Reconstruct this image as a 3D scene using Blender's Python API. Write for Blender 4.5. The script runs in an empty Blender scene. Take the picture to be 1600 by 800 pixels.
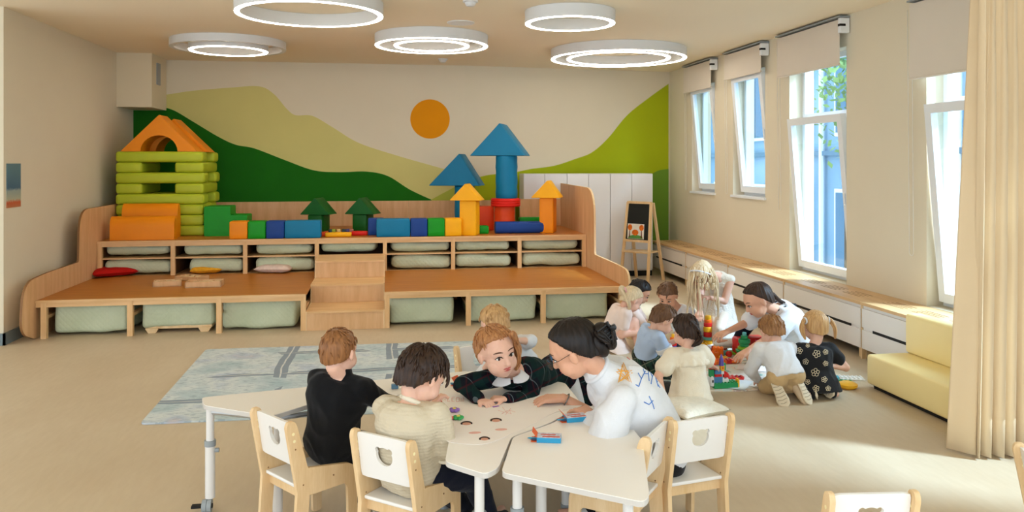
import bpy, bmesh, math, random
import numpy as np
from mathutils import Vector, Matrix, noise
from mathutils.bvhtree import BVHTree

# ---------------------------------------------------------------- camera, light, exposure
SC = bpy.context.scene
COL = SC.collection
FOC, YAW, CAMH, HORY = 1250.0, math.atan(195 / 1250), 1.85, 254.0
cd = bpy.data.cameras.new('camera')
cam = bpy.data.objects.new('camera', cd); COL.objects.link(cam)
cam.location = (0, 0, CAMH); cam.rotation_euler = (math.pi / 2, 0, -YAW)
cd.sensor_width = 36; cd.lens = 36 * FOC / 1600
cd.shift_y = (HORY - 400) / 1600
cd.clip_start = .05; cd.clip_end = 200
SC.camera = cam
SC.view_settings.view_transform = 'Standard'
try: SC.view_settings.look = 'None'
except Exception: pass
SC.view_settings.gamma = 1; SC.view_settings.exposure = 0.52
SC.view_settings.use_curve_mapping = False
SC.cycles.max_bounces = 8; SC.cycles.diffuse_bounces = 4
SC.cycles.use_denoising = True

w = bpy.data.worlds.new('sky'); SC.world = w; w.use_nodes = True
bg = w.node_tree.nodes['Background']
bg.inputs[0].default_value = (.76, .88, 1.0, 1); bg.inputs[1].default_value = 2.0

def light(name, kind, loc, energy, color, target=None, size=1, size_y=None, angle=None):
    l = bpy.data.lights.new(name, kind); l.energy = energy; l.color = color
    if kind == 'AREA':
        l.size = size
        if size_y: l.shape = 'RECTANGLE'; l.size_y = size_y
    if kind == 'SUN' and angle: l.angle = angle
    o = bpy.data.objects.new(name, l); COL.objects.link(o); o.location = loc
    if target is not None:
        o.rotation_euler = (Vector(target) - Vector(loc)).to_track_quat('-Z', 'Y').to_euler()
    return o
# the sun comes over the street on the window side
light('sun', 'SUN', (12, 2, 9), 7.0, (.70, .84, 1), target=(12 - 1.9, 2 + 1.25, 9 - 1.85), angle=math.radians(9))
# area lamp added to boost the skylight, higher than anything seen through the windows
light('added_sky_fill', 'AREA', (7.6, 5.5, 6.0), 1900, (.74, .88, 1), target=(4.4, 5.5, 1.0), size=3.0, size_y=14)

# ---------------------------------------------------------------- helpers
CS, CC = math.sin(YAW), math.cos(YAW)
def ray(px, py):
    a = (px - 800) / FOC; b = (HORY - py) / FOC
    return Vector((CS + a * CC, CC - a * CS, b))
def W(px, py, d): return Vector((0, 0, CAMH)) + ray(px, py) * d
def onz(px, py, z):
    r = ray(px, py); return Vector((0, 0, CAMH)) + r * ((z - CAMH) / r.z)
def ony(px, py, y):
    r = ray(px, py); return Vector((0, 0, CAMH)) + r * (y / r.y)
def onx(px, py, x):
    r = ray(px, py); return Vector((0, 0, CAMH)) + r * (x / r.x)
def cv(r, f, u): return Vector((r * CC + f * CS, -r * CS + f * CC, u)).normalized()   # right, away, up as seen by the camera

def lin(c):
    def f(v):
        v /= 255.0
        return v / 12.92 if v <= .04045 else ((v + .055) / 1.055) ** 2.4
    return tuple(f(v) for v in c) + (1,)

class MB:
    def __init__(s): s.v = []; s.f = []
    def add(s, vs, fs):
        n = len(s.v); s.v.extend([tuple(p) for p in vs]); s.f.extend([tuple(i + n for i in f) for f in fs]); return s
def xf(mb, m, start=0):
    mb.v[start:] = [tuple(m @ Vector(p)) for p in mb.v[start:]]; return mb

def box(mb, x0, x1, y0, y1, z0, z1, m=None):
    vs = [(x, y, z) for z in (z0, z1) for y in (y0, y1) for x in (x0, x1)]
    if m is not None: vs = [tuple(m @ Vector(p)) for p in vs]
    return mb.add(vs, [(0, 2, 3, 1), (4, 5, 7, 6), (0, 1, 5, 4), (2, 6, 7, 3), (0, 4, 6, 2), (1, 3, 7, 5)])
def rbox(mb, x0, x1, y0, y1, z0, z1, r=.01, seg=2, m=None, puff=0):
    bm = bmesh.new(); bmesh.ops.create_cube(bm, size=1)
    for v in bm.verts:
        v.co = ((x0 + x1) / 2 + v.co.x * (x1 - x0), (y0 + y1) / 2 + v.co.y * (y1 - y0), (z0 + z1) / 2 + v.co.z * (z1 - z0))
    r = min(r, .49 * min(x1 - x0, y1 - y0, z1 - z0))
    bmesh.ops.bevel(bm, geom=bm.edges[:], offset=r, segments=seg, profile=.5, affect='EDGES')
    if puff:
        bmesh.ops.subdivide_edges(bm, edges=bm.edges[:], cuts=3, use_grid_fill=True)
        c = Vector(((x0 + x1) / 2, (y0 + y1) / 2, (z0 + z1) / 2)); h = Vector(((x1 - x0) / 2, (y1 - y0) / 2, (z1 - z0) / 2))
        for v in bm.verts:
            u = [(v.co[i] - c[i]) / h[i] for i in range(3)]
            for i in range(3):
                a, b = u[(i + 1) % 3], u[(i + 2) % 3]
                v.co[i] += math.copysign(1, u[i]) * (abs(u[i]) > .6) * puff * (1 - a * a) * (1 - b * b)
    bm.verts.ensure_lookup_table()
    vs = [v.co.copy() for v in bm.verts]; fs = [tuple(v.index for v in f.verts) for f in bm.faces]; bm.free()
    if m is not None: vs = [m @ p for p in vs]
    return mb.add(vs, fs)
def prism(mb, poly, h0, h1, axis='z', m=None):
    """poly: 2D outline; extruded along axis between h0 and h1."""
    def P(a, b, h):
        p = {'z': (a, b, h), 'x': (h, a, b), 'y': (a, h, b)}[axis]
        return tuple(m @ Vector(p)) if m is not None else p
    n = len(poly)
    vs = [P(a, b, h0) for a, b in poly] + [P(a, b, h1) for a, b in poly]
    return mb.add(vs, [tuple(range(n - 1, -1, -1)), tuple(range(n, 2 * n))] + [(i, (i + 1) % n, n + (i + 1) % n, n + i) for i in range(n)])
def frame(t, hint=None):
    t = Vector(t).normalized(); a = Vector(hint) if hint is not None else (Vector((0, 0, 1)) if abs(t.z) < .9 else Vector((1, 0, 0)))
    x = a - t * a.dot(t)
    if x.length < 1e-5: x = Vector((1, 0, 0)) - t * t.x
    x.normalize(); return x, t.cross(x)
def tube(mb, pts, rad, n=8, caps=True):
    pts = [Vector(p) for p in pts]; k = len(pts)
    if not hasattr(rad, '__len__'): rad = [rad] * k
    vs, fs = [], []
    x = None
    for i in range(k):
        t = pts[min(i + 1, k - 1)] - pts[max(i - 1, 0)]
        x, y = frame(t, x)
        for j in range(n):
            a = 2 * math.pi * j / n; vs.append(pts[i] + (x * math.cos(a) + y * math.sin(a)) * rad[i])
    for i in range(k - 1):
        for j in range(n):
            fs.append((i * n + j, i * n + (j + 1) % n, (i + 1) * n + (j + 1) % n, (i + 1) * n + j))
    if caps: fs += [tuple(range(n - 1, -1, -1)), tuple(range((k - 1) * n, k * n))]
    return mb.add(vs, fs)
def capsule(mb, p, q, r1, r2, n=12):
    p, q = Vector(p), Vector(q); t = q - p
    L = t.length
    if L < 1e-5: t = Vector((0, 0, 1)); q = p + t * 1e-4
    t = t.normalized(); pts, rs = [], []
    for i in range(1, 5):
        a = math.pi / 2 * (1 - i / 4.0); pts.append(p - t * r1 * math.sin(a)); rs.append(max(r1 * math.cos(a), r1 * .02))
    pts2, rs2 = [], []
    for i in range(0, 4):
        a = math.pi / 2 * (i / 4.0); pts2.append(q + t * r2 * math.sin(a)); rs2.append(r2 * math.cos(a))
    pts2.append(q + t * r2); rs2.append(r2 * .02)
    pts.insert(0, p - t * r1); rs.insert(0, r1 * .02)
    return tube(mb, pts + pts2, rs + rs2, n)
def ellip(mb, c, r, m=None, nu=20, nv=12):
    c = Vector(c); vs, fs = [], []
    for i in range(1, nv):
        th = math.pi * i / nv
        for j in range(nu):
            ph = 2 * math.pi * j / nu
            vs.append(Vector((r[0] * math.sin(th) * math.cos(ph), r[1] * math.sin(th) * math.sin(ph), r[2] * math.cos(th))))
    vs += [Vector((0, 0, r[2])), Vector((0, 0, -r[2]))]
    if m is not None: vs = [m @ (v + c) for v in vs]
    else: vs = [v + c for v in vs]
    for i in range(nv - 2):
        for j in range(nu):
            fs.append((i * nu + j, (i + 1) * nu + j, (i + 1) * nu + (j + 1) % nu, i * nu + (j + 1) % nu))
    T = (nv - 1) * nu
    for j in range(nu):
        fs.append((T, j, (j + 1) % nu)); fs.append((T + 1, (nv - 2) * nu + (j + 1) % nu, (nv - 2) * nu + j))
    return mb.add(vs, fs)
def lathe(mb, prof, c, n=24, m=None):
    """prof: (radius, z) list from bottom to top, closed with caps."""
    vs, fs = [], []
    for r, z in prof:
        for j in range(n):
            a = 2 * math.pi * j / n; vs.append(Vector((r * math.cos(a), r * math.sin(a), z)))
    if m is not None: vs = [m @ v for v in vs]
    vs = [v + Vector(c) for v in vs]
    for i in range(len(prof) - 1):
        for j in range(n):
            fs.append((i * n + j, i * n + (j + 1) % n, (i + 1) * n + (j + 1) % n, (i + 1) * n + j))
    fs += [tuple(range(n - 1, -1, -1)), tuple(range((len(prof) - 1) * n, len(prof) * n))]
    return mb.add(vs, fs)
def ring(mb, c, ro, ri, z0, z1, n=64):
    vs, fs = [], []
    for r, z in ((ro, z0), (ro, z1), (ri, z1), (ri, z0)):
        for j in range(n):
            a = 2 * math.pi * j / n; vs.append((c[0] + r * math.cos(a), c[1] + r * math.sin(a), z))
    for i in range(4):
        for j in range(n):
            k = (i + 1) % 4; fs.append((i * n + j, i * n + (j + 1) % n, k * n + (j + 1) % n, k * n + j))
    return mb.add(vs, fs)
def loft(mb, secs, n=24, power=2.0):
    """secs: (centre, xvec, yvec) half axes of each ellipse."""
    vs, fs = [], []
    for c, x, y in secs:
        for j in range(n):
            a = 2 * math.pi * j / n; ca, sa = math.cos(a), math.sin(a)
            ca = math.copysign(abs(ca) ** (2 / power), ca); sa = math.copysign(abs(sa) ** (2 / power), sa)
            vs.append(Vector(c) + Vector(x) * ca + Vector(y) * sa)
    for i in range(len(secs) - 1):
        for j in range(n): fs.append((i * n + j, i * n + (j + 1) % n, (i + 1) * n + (j + 1) % n, (i + 1) * n + j))
    fs += [tuple(range(n - 1, -1, -1)), tuple(range((len(secs) - 1) * n, len(secs) * n))]
    return mb.add(vs, fs)
def rounded(poly, r, seg=4):
    out = []; n = len(poly)
    for i in range(n):
        p, a, b = Vector(poly[i]), Vector(poly[i - 1]), Vector(poly[(i + 1) % n])
        rr = r[i] if hasattr(r, '__len__') else r
        u, v = (a - p), (b - p); k = min(rr, u.length * .45, v.length * .45)
        if k < 1e-4: out.append(tuple(p)); continue
        s, e = p + u.normalized() * k, p + v.normalized() * k
        for j in range(seg + 1):
            t = j / seg; out.append(tuple((1 - t) ** 2 * s + 2 * t * (1 - t) * p + t * t * e))
    return out

def rootloc(o):
    while o.parent: o = o.parent
    return o.location.copy()
def obj(name, mb, m, parent=None, smooth=False, tag_=None, kind=None, local=False, centre=True):
    me = bpy.data.meshes.new(name)
    vs = np.array([tuple(v) for v in mb.v], dtype=float) if len(mb.v) else np.zeros((0, 3))
    loc = Vector((0, 0, 0))
    if parent is not None:
        if not local: loc = rootloc(parent); vs = vs - np.array(loc)
    elif centre and len(vs) and not local:
        lo, hi = vs.min(0), vs.max(0); loc = Vector(((lo[0] + hi[0]) / 2, (lo[1] + hi[1]) / 2, lo[2])); vs = vs - np.array(loc)
    me.from_pydata(vs.tolist(), [], mb.f); me.update()
    bm = bmesh.new(); bm.from_mesh(me); bmesh.ops.recalc_face_normals(bm, faces=bm.faces[:]); bm.to_mesh(me); bm.free()
    if m: me.materials.append(m)
    if smooth is True: me.polygons.foreach_set('use_smooth', [True] * len(me.polygons))
    elif smooth:
        me.polygons.foreach_set('use_smooth', [True] * len(me.polygons)); me.set_sharp_from_angle(angle=math.radians(smooth))
    o = bpy.data.objects.new(name, me); COL.objects.link(o)
    if parent is not None: o.parent = parent
    else: o.location = loc
    if tag_: tag(o, *tag_)
    if kind: o['kind'] = kind
    return o
def tag(o, label, cat=None, group=None, kind=None):
    o['label'] = label
    if cat: o['category'] = cat
    if group: o['group'] = group
    if kind: o['kind'] = kind
    return o
def thing(name, label, cat, loc=(0, 0, 0), group=None):
    o = bpy.data.objects.new(name, None); COL.objects.link(o); o.location = loc; o.empty_display_size = .1
    return tag(o, label, cat, group)
def dup(root, loc, rotz, label=None, group=None, scale=None):
    r = root.copy(); COL.objects.link(r); r.location = loc; r.rotation_euler = (0, 0, rotz)
    if label: r['label'] = label
    if group: r['group'] = group
    if scale: r.scale = scale
    for ch in list(root.children):
        c = ch.copy(); COL.objects.link(c); c.parent = r
        for g in ch.children:
            d = g.copy(); COL.objects.link(d); d.parent = c
    return r

# ---------------------------------------------------------------- materials
MATS = {}
def mat(name, col, rough=.6, var=.06, vscale=6, bump=0, bscale=60, spec=.4, sheen=0, metal=0, emit=0, stretch=(1, 1, 1), col2=None, coat=0, trans=0, detail=4):
    if name in MATS: return MATS[name]
    m = bpy.data.materials.new(name); m.use_nodes = True; nt = m.node_tree; N = nt.nodes; L = nt.links
    b = N['Principled BSDF']; c = lin(col)
    b.inputs['Roughness'].default_value = rough; b.inputs['Specular IOR Level'].default_value = spec
    b.inputs['Metallic'].default_value = metal; b.inputs['Sheen Weight'].default_value = sheen
    b.inputs['Coat Weight'].default_value = coat; b.inputs['Transmission Weight'].default_value = trans
    if emit:
        b.inputs['Emission Color'].default_value = c; b.inputs['Emission Strength'].default_value = emit
    tc = N.new('ShaderNodeTexCoord'); mp = N.new('ShaderNodeMapping'); mp.inputs['Scale'].default_value = stretch
    L.new(tc.outputs['Object'], mp.inputs[0])
    if var or col2:
        nz = N.new('ShaderNodeTexNoise'); nz.inputs['Scale'].default_value = vscale; nz.inputs['Detail'].default_value = detail
        L.new(mp.outputs[0], nz.inputs['Vector'])
        r = N.new('ShaderNodeValToRGB'); e = r.color_ramp.elements
        e[0].position = .3; e[1].position = .7
        if col2: e[0].color = c; e[1].color = lin(col2)
        else:
            e[0].color = tuple(max(0, v * (1 - var)) for v in c[:3]) + (1,); e[1].color = tuple(min(1, v * (1 + var)) for v in c[:3]) + (1,)
        L.new(nz.outputs['Fac'], r.inputs[0]); L.new(r.outputs[0], b.inputs['Base Color'])
    else: b.inputs['Base Color'].default_value = c
    if bump:
        n2 = N.new('ShaderNodeTexNoise'); n2.inputs['Scale'].default_value = bscale; n2.inputs['Detail'].default_value = 3
        bp = N.new('ShaderNodeBump'); bp.inputs['Strength'].default_value = bump; bp.inputs['Distance'].default_value = .01
        L.new(mp.outputs[0], n2.inputs['Vector']); L.new(n2.outputs['Fac'], bp.inputs['Height']); L.new(bp.outputs[0], b.inputs['Normal'])
    MATS[name] = m; return m
def nodes(name, build, rough=.6, spec=.4):
    m = bpy.data.materials.new(name); m.use_nodes = True; nt = m.node_tree
    b = nt.nodes['Principled BSDF']; b.inputs['Roughness'].default_value = rough; b.inputs['Specular IOR Level'].default_value = spec
    build(nt, nt.nodes, nt.links, b); MATS[name] = m; return m
def wave(N, L, vec, axis, scale, dist=0, prof='SIN'):
    w_ = N.new('ShaderNodeTexWave'); w_.bands_direction = axis; w_.inputs['Scale'].default_value = scale; w_.inputs['Distortion'].default_value = dist; w_.wave_profile = prof
    if vec is not None: L.new(vec, w_.inputs['Vector'])
    return w_.outputs['Fac']
def mathn(N, L, op, a, b=None):
    n = N.new('ShaderNodeMath'); n.operation = op
    for i, v in enumerate((a, b)):
        if v is None: continue
        if isinstance(v, (int, float)): n.inputs[i].default_value = v
        else: L.new(v, n.inputs[i])
    return n.outputs[0]
def ramp(N, L, fac, stops, interp='LINEAR'):
    r = N.new('ShaderNodeValToRGB'); r.color_ramp.interpolation = interp; e = r.color_ramp.elements
    while len(e) < len(stops): e.new(.5)
    for i, (p, c) in enumerate(stops): e[i].position = p; e[i].color = lin(c)
    L.new(fac, r.inputs[0]); return r.outputs[0]
def noise_(N, L, vec, scale, detail=4):
    n = N.new('ShaderNodeTexNoise'); n.inputs['Scale'].default_value = scale; n.inputs['Detail'].default_value = detail
    if vec is not None: L.new(vec, n.inputs['Vector'])
    return n.outputs['Fac']
def objco(N, L, stretch=(1, 1, 1), rot=(0, 0, 0)):
    tc = N.new('ShaderNodeTexCoord'); mp = N.new('ShaderNodeMapping'); mp.inputs['Scale'].default_value = stretch; mp.inputs['Rotation'].default_value = rot
    L.new(tc.outputs['Object'], mp.inputs[0]); return mp.outputs[0]
def mixc(N, L, fac, a, b):
    n = N.new('ShaderNodeMix'); n.data_type = 'RGBA'
    if isinstance(fac, (int, float)): n.inputs[0].default_value = fac
    else: L.new(fac, n.inputs[0])
    for i, v in ((6, a), (7, b)):
        if isinstance(v, tuple): n.inputs[i].default_value = lin(v)
        else: L.new(v, n.inputs[i])
    return n.outputs[2]

def wood(name, c1, c2, stretch, rough=.45, scale=3):
    def bld(nt, N, L, b):
        v = objco(N, L, stretch); f = noise_(N, L, v, scale, 6); g = noise_(N, L, v, scale * 9, 3)
        s = mathn(N, L, 'ADD', mathn(N, L, 'MULTIPLY', f, .75), mathn(N, L, 'MULTIPLY', g, .25))
        L.new(ramp(N, L, s, [(.35, c1), (.65, c2)]), b.inputs['Base Color'])
    return nodes(name, bld, rough)
M_wall = mat('wall_paint', (226, 214, 189), .9, .01, 2, .08, 180, .2)
M_ceil = mat('ceiling_paint', (248, 234, 208), .95, .01, 1, 0, spec=.15)
M_box = mat('beam_paint', (227, 213, 184), .9, .01, 2, spec=.2)
def _floor(nt, N, L, b):
    v = objco(N, L, (1.0, .5, 1)); f = noise_(N, L, v, 2.2, 8); g = noise_(N, L, objco(N, L, (6, 1.2, 1)), 5, 6)
    s = mathn(N, L, 'ADD', mathn(N, L, 'MULTIPLY', f, .6), mathn(N, L, 'MULTIPLY', g, .4))
    L.new(ramp(N, L, s, [(.3, (196, 176, 146)), (.5, (202, 183, 154)), (.7, (208, 190, 162))]), b.inputs['Base Color'])
    b.inputs['Roughness'].default_value = .5
M_floor = nodes('linoleum_floor', _floor, .4, .35)
M_woodX = wood('podium_wood_x', (218, 172, 116), (236, 194, 142), (.6, 6, 6))
M_woodY = wood('podium_wood_y', (218, 172, 116), (236, 194, 142), (6, .6, 6))
M_woodZ = wood('podium_wood_z', (218, 172, 116), (236, 194, 142), (6, 6, .6))
M_deck = wood('laminate_deck', (176, 108, 36), (192, 122, 46), (.8, 5, 5), .42)
M_panel = wood('beech_panel', (212, 164, 114), (228, 184, 136), (5, 5, .5), .5)
M_ply = wood('birch_plywood', (222, 184, 132), (238, 206, 160), (5, 5, .7), .5)
M_benchtop = wood('bench_wood', (206, 164, 112), (222, 184, 134), (6, .5, 6), .4)
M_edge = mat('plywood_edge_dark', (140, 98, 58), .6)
M_white = mat('white_laminate', (236, 230, 222), .4, .01, 3)
M_whitew = mat('white_seat_lacquer', (240, 236, 230), .35, .01, 3)
M_pvc = mat('white_window_plastic', (238, 240, 242), .35, 0, spec=.5)
M_dark = mat('black_gap', (14, 13, 12), .7, 0)
M_grey = mat('grey_plastic', (150, 156, 158), .5, .02)
M_metal = mat('grey_steel', (190, 192, 194), .3, 0, metal=.7)
M_lampw = mat('lamp_housing_white', (225, 224, 222), .5, 0)
M_glow = mat('lamp_glow', (255, 246, 230), .5, 0, emit=12)
M_base = mat('blue_grey_skirting', (120, 134, 138), .6, .02)
# ---------------------------------------------------------------- the room shell
WX, LX, CEIL, BY = 4.87, -3.84, 3.43, 13.0
BYR = 13.38          # right end of the angled part of the back wall
BXM = ony(727, 103, BY).x
mb = MB(); box(mb, -9, 5.4, -1.5, 13.8, -.1, 0); obj('floor', mb, M_floor, kind='structure', local=True)
mb = MB(); box(mb, -9, 5.4, -1.5, 13.8, CEIL, CEIL + .1); obj('ceiling', mb, M_ceil, kind='structure', local=True)
mb = MB(); box(mb, LX - .6, LX, 8.8, 13.8, 0, CEIL); obj('wall_left', mb, M_wall, kind='structure', local=True)
mb = MB(); box(mb, -9, LX - .6, 8.8, 8.95, 0, CEIL); obj('wall_side', mb, M_wall, kind='structure', local=True)
mb = MB(); prism(mb, [(LX - .1, BY), (BXM, BY), (WX + .3, BYR + .02), (WX + .3, 13.9), (LX - .1, 13.9)], 0, CEIL)
wall_back = obj('wall_back', mb, M_wall, kind='structure', local=True)
mb = MB(); box(mb, LX, LX + .02, 8.78, 9.6, 0, .12); box(mb, LX - 1.2, LX + .02, 8.78, 8.8, 0, .12); obj('baseboard_left', mb, M_base, kind='structure', local=True)
# right wall with its window openings
WIN = [(11.42, 12.33, 1.39, 3.06), (9.80, 10.78, 1.39, 3.1), (7.93, 9.16, .54, 3.1), (5.35, 6.64, .54, 3.1), (2.6, 4.0, .54, 3.1), (-.4, 1.2, .54, 3.1)]
mb = MB(); yc = 13.8
for y0, y1, z0, z1 in WIN:
    box(mb, WX, WX + .32, y1, yc, 0, CEIL); box(mb, WX, WX + .32, y0, y1, 0, z0); box(mb, WX, WX + .32, y0, y1, z1, CEIL); yc = y0
box(mb, WX, WX + .32, -1.5, yc, 0, CEIL); obj('wall_right', mb, M_wall, kind='structure', local=True)
# boxed-in beam end in the far left corner, with its vent
mb = MB(); box(mb, LX, -3.36, 12.22, BY, 2.65, CEIL); bx = obj('trim_1', mb, M_box, kind='structure', local=True)
mb = MB(); box(mb, -3.36, -3.345, 12.45, 12.62, 3.0, 3.32); obj('vent_grille', mb, M_grey, bx, local=True)

# mural: flat paint on the back wall
M_dgreen = mat('mural_dark_green', (24, 104, 12), .8, .04, 3, spec=.2)
M_lgreen = mat('mural_pale_green', (212, 202, 128), .85, .02, 2, spec=.2)
M_bgreen = mat('mural_lime_green', (168, 180, 20), .8, .03, 2, spec=.2)
M_bgreen2 = mat('mural_soft_lime', (176, 184, 72), .8, .02, 2, spec=.2)
M_mgreen = mat('mural_mid_green', (112, 152, 50), .8, .03, 2, spec=.2)
M_sun = mat('mural_orange', (232, 148, 8), .8, .02, 3, spec=.2)
def smooth_line(p, k=6):
    out = []
    for i in range(len(p) - 1):
        p0, p1, p2, p3 = p[max(i - 1, 0)], p[i], p[i + 1], p[min(i + 2, len(p) - 1)]
        for j in range(k):
            t = j / k
            out.append(tuple(.5 * ((2 * p1[a]) + (-p0[a] + p2[a]) * t + (2 * p0[a] - 5 * p1[a] + 4 * p2[a] - p3[a]) * t * t + (-p0[a] + 3 * p1[a] - 3 * p2[a] + p3[a]) * t ** 3) for a in (0, 1)))
    return out + [tuple(p[-1])]
def mural(name, m, line, y_plane, base, dz=.003, right=False):
    slope = (BYR + .02 - BY) / (WX + .3 - BXM)
    pts = []
    for px, py in smooth_line(line):
        r = ray(px, py)
        if right:
            t = (BY - slope * BXM) / (r.y - slope * r.x)
        else: t = BY / r.y
        pts.append((r.x * t, CAMH + r.z * t))
    pts = pts + [(pts[-1][0], base), (pts[0][0], base)]
    mb = MB()
    n = len(pts)
    f = lambda x: (BY + slope * (x - BXM)) if right else BY
    vs = [(x, f(x) - dz, z) for x, z in pts] + [(x, f(x) + .004, z) for x, z in pts]
    # strips down to the base keep the long outline well-behaved
    vv, ff = [], []
    top = pts[:-2]
    for x, z in top: vv += [(x, f(x) - dz, base), (x, f(x) - dz, z), (x, f(x) + .004, z)]
    for i in range(len(top) - 1):
        a = 3 * i; ff += [(a, a + 3, a + 4, a + 1), (a + 1, a + 4, a + 5, a + 2)]
    mb.add(vv, ff)
    return obj(name, mb, m, wall_back, local=True)
mural('painted_pale_hill', M_lgreen, [(206, 152), (258, 148), (300, 142), (360, 137), (405, 135), (428, 147), (448, 170), (462, 180), (488, 181), (520, 199), (560, 223), (620, 243), (690, 263), (727, 274)], 0, 1.0)
mural('painted_dark_hill', M_dgreen, [(205, 165), (235, 165), (268, 171), (300, 189), (340, 213), (368, 226), (398, 232), (445, 250), (490, 266), (530, 269), (572, 268), (606, 275), (640, 296), (674, 312)], 0, 1.15, .006)
mural('painted_lime_hill', M_bgreen2, [(672, 313), (690, 303), (715, 290), (727, 284)], 0, 1.15, .006)
mural('painted_lime_hill', M_bgreen, [(728, 284), (760, 274), (800, 270), (830, 264), (866, 259), (900, 248), (925, 238), (950, 216), (980, 180), (1015, 152), (1044.5, 131)], 0, .3, .006, right=True)
mural('painted_green_hill', M_mgreen, [(1018, 272), (1030, 266), (1044.5, 264)], 0, .3, .009, right=True)
sc_, sr_ = ony(672, 186, BY), 31 * 12.83 / 1250
mb = MB(); tube(mb, [(sc_.x, BY + .002, sc_.z), (sc_.x, BY - .004, sc_.z)], sr_ * 1.0, 64); obj('painted_sun', mb, M_sun, wall_back, local=True)

# small print hanging on the left wall
def _print(nt, N, L, b):
    tc = N.new('ShaderNodeTexCoord'); sp = N.new('ShaderNodeSeparateXYZ'); L.new(tc.outputs['Generated'], sp.inputs[0])
    z = mathn(N, L, 'ADD', sp.outputs[2], mathn(N, L, 'MULTIPLY', mathn(N, L, 'SUBTRACT', noise_(N, L, tc.outputs['Generated'], 14), .5), .12))
    c = ramp(N, L, z, [(0, (190, 120, 80)), (.12, (200, 90, 50)), (.18, (178, 178, 150)), (.38, (150, 165, 160)), (.44, (70, 105, 130)), (.9, (92, 125, 135))])
    L.new(c, b.inputs['Base Color'])
M_print = nodes('print_blue_town', _print, .6)
mb = MB(); box(mb, LX, LX + .008, 8.86, 9.17, 1.385, 1.84); obj('wall_print', mb, M_print, tag_=('narrow unframed blue print on the left wall at the picture edge', 'poster'))

# ---------------------------------------------------------------- windows, blinds and the street outside
def _glass(nt, N, L, b):
    b.inputs['Base Color'].default_value = (.9, .96, 1, 1)
M_glass = bpy.data.materials.new('window_glass'); M_glass.use_nodes = True
_n = M_glass.node_tree; _o = _n.nodes['Material Output']; _n.nodes.remove(_n.nodes['Principled BSDF'])
_t = _n.nodes.new('ShaderNodeBsdfTransparent'); _t.inputs[0].default_value = (.86, .95, 1, 1); _g = _n.nodes.new('ShaderNodeBsdfGlossy'); _g.inputs['Roughness'].default_value = .03
_m = _n.nodes.new('ShaderNodeMixShader'); _m.inputs[0].default_value = .09
_n.links.new(_t.outputs[0], _m.inputs[1]); _n.links.new(_g.outputs[0], _m.inputs[2]); _n.links.new(_m.outputs[0], _o.inputs[0])
M_blind = mat('blind_fabric', (226, 214, 198), .9, .01, 4, .15, 400, .1)
M_cord = mat('blind_cord', (232, 226, 214), .7, 0)
GX = WX + .17
for i, (y0, y1, z0, z1) in enumerate(WIN):
    n = i + 1; tr = 2.36 if i >= 2 else z1 - .06
    mb = MB(); f = .06
    box(mb, GX, GX + .07, y0, y0 + f, z0, z1); box(mb, GX, GX + .07, y1 - f, y1, z0, z1)
    box(mb, GX, GX + .07, y0 + f, y1 - f, z0, z0 + f); box(mb, GX, GX + .07, y0 + f, y1 - f, z1 - f, z1)
    if i >= 2: box(mb, GX, GX + .07, y0 + f, y1 - f, tr, tr + .08)
    win = obj('window_%d' % n, mb, M_pvc, kind='structure', local=True)
    mb = MB(); box(mb, GX - .0, GX + .3, y1 - .001, y1, z0, z1)
    if i >= 2:
        mb = MB(); box(mb, GX + .03, GX + .036, y0 + f, y1 - f, tr + .08, z1 - f); obj('pane', mb, M_glass, win, local=True)
    # the sash tilts into the room about its lower edge
    sz = z0 + .05; hh = tr + .03 - sz; a = math.radians(5.0 if i >= 2 else 5.5)
    m = Matrix.Translation((GX - .01, 0, sz)) @ Matrix.Rotation(-a, 4, 'Y')
    mb = MB(); q = .085
    for bb in ((y0 + .03, y0 + .03 + q, 0, hh), (y1 - .03 - q, y1 - .03, 0, hh), (y0 + .03 + q, y1 - .03 - q, 0, q), (y0 + .03 + q, y1 - .03 - q, hh - q, hh)):
        box(mb, -.055, .01, bb[0], bb[1], bb[2], bb[3], m)
    sash = obj('sash', mb, M_pvc, win, local=True)
    mb = MB(); box(mb, -.03, -.022, y0 + .1, y1 - .1, q - .01, hh - q + .01, m); obj('pane', mb, M_glass, sash, local=True)
    mb = MB(); rbox(mb, -.075, -.055, y0 + .055, y0 + .085, hh * .45, hh * .45 + .13, .006, 1, m); obj('window_handle', mb, M_pvc, sash, local=True)
    if i < 2:
        mb = MB(); box(mb, WX - .03, GX, y0 - .03, y1 + .03, z0 - .03, z0 + .002); obj('window_sill', mb, M_pvc, win, local=True)
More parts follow.
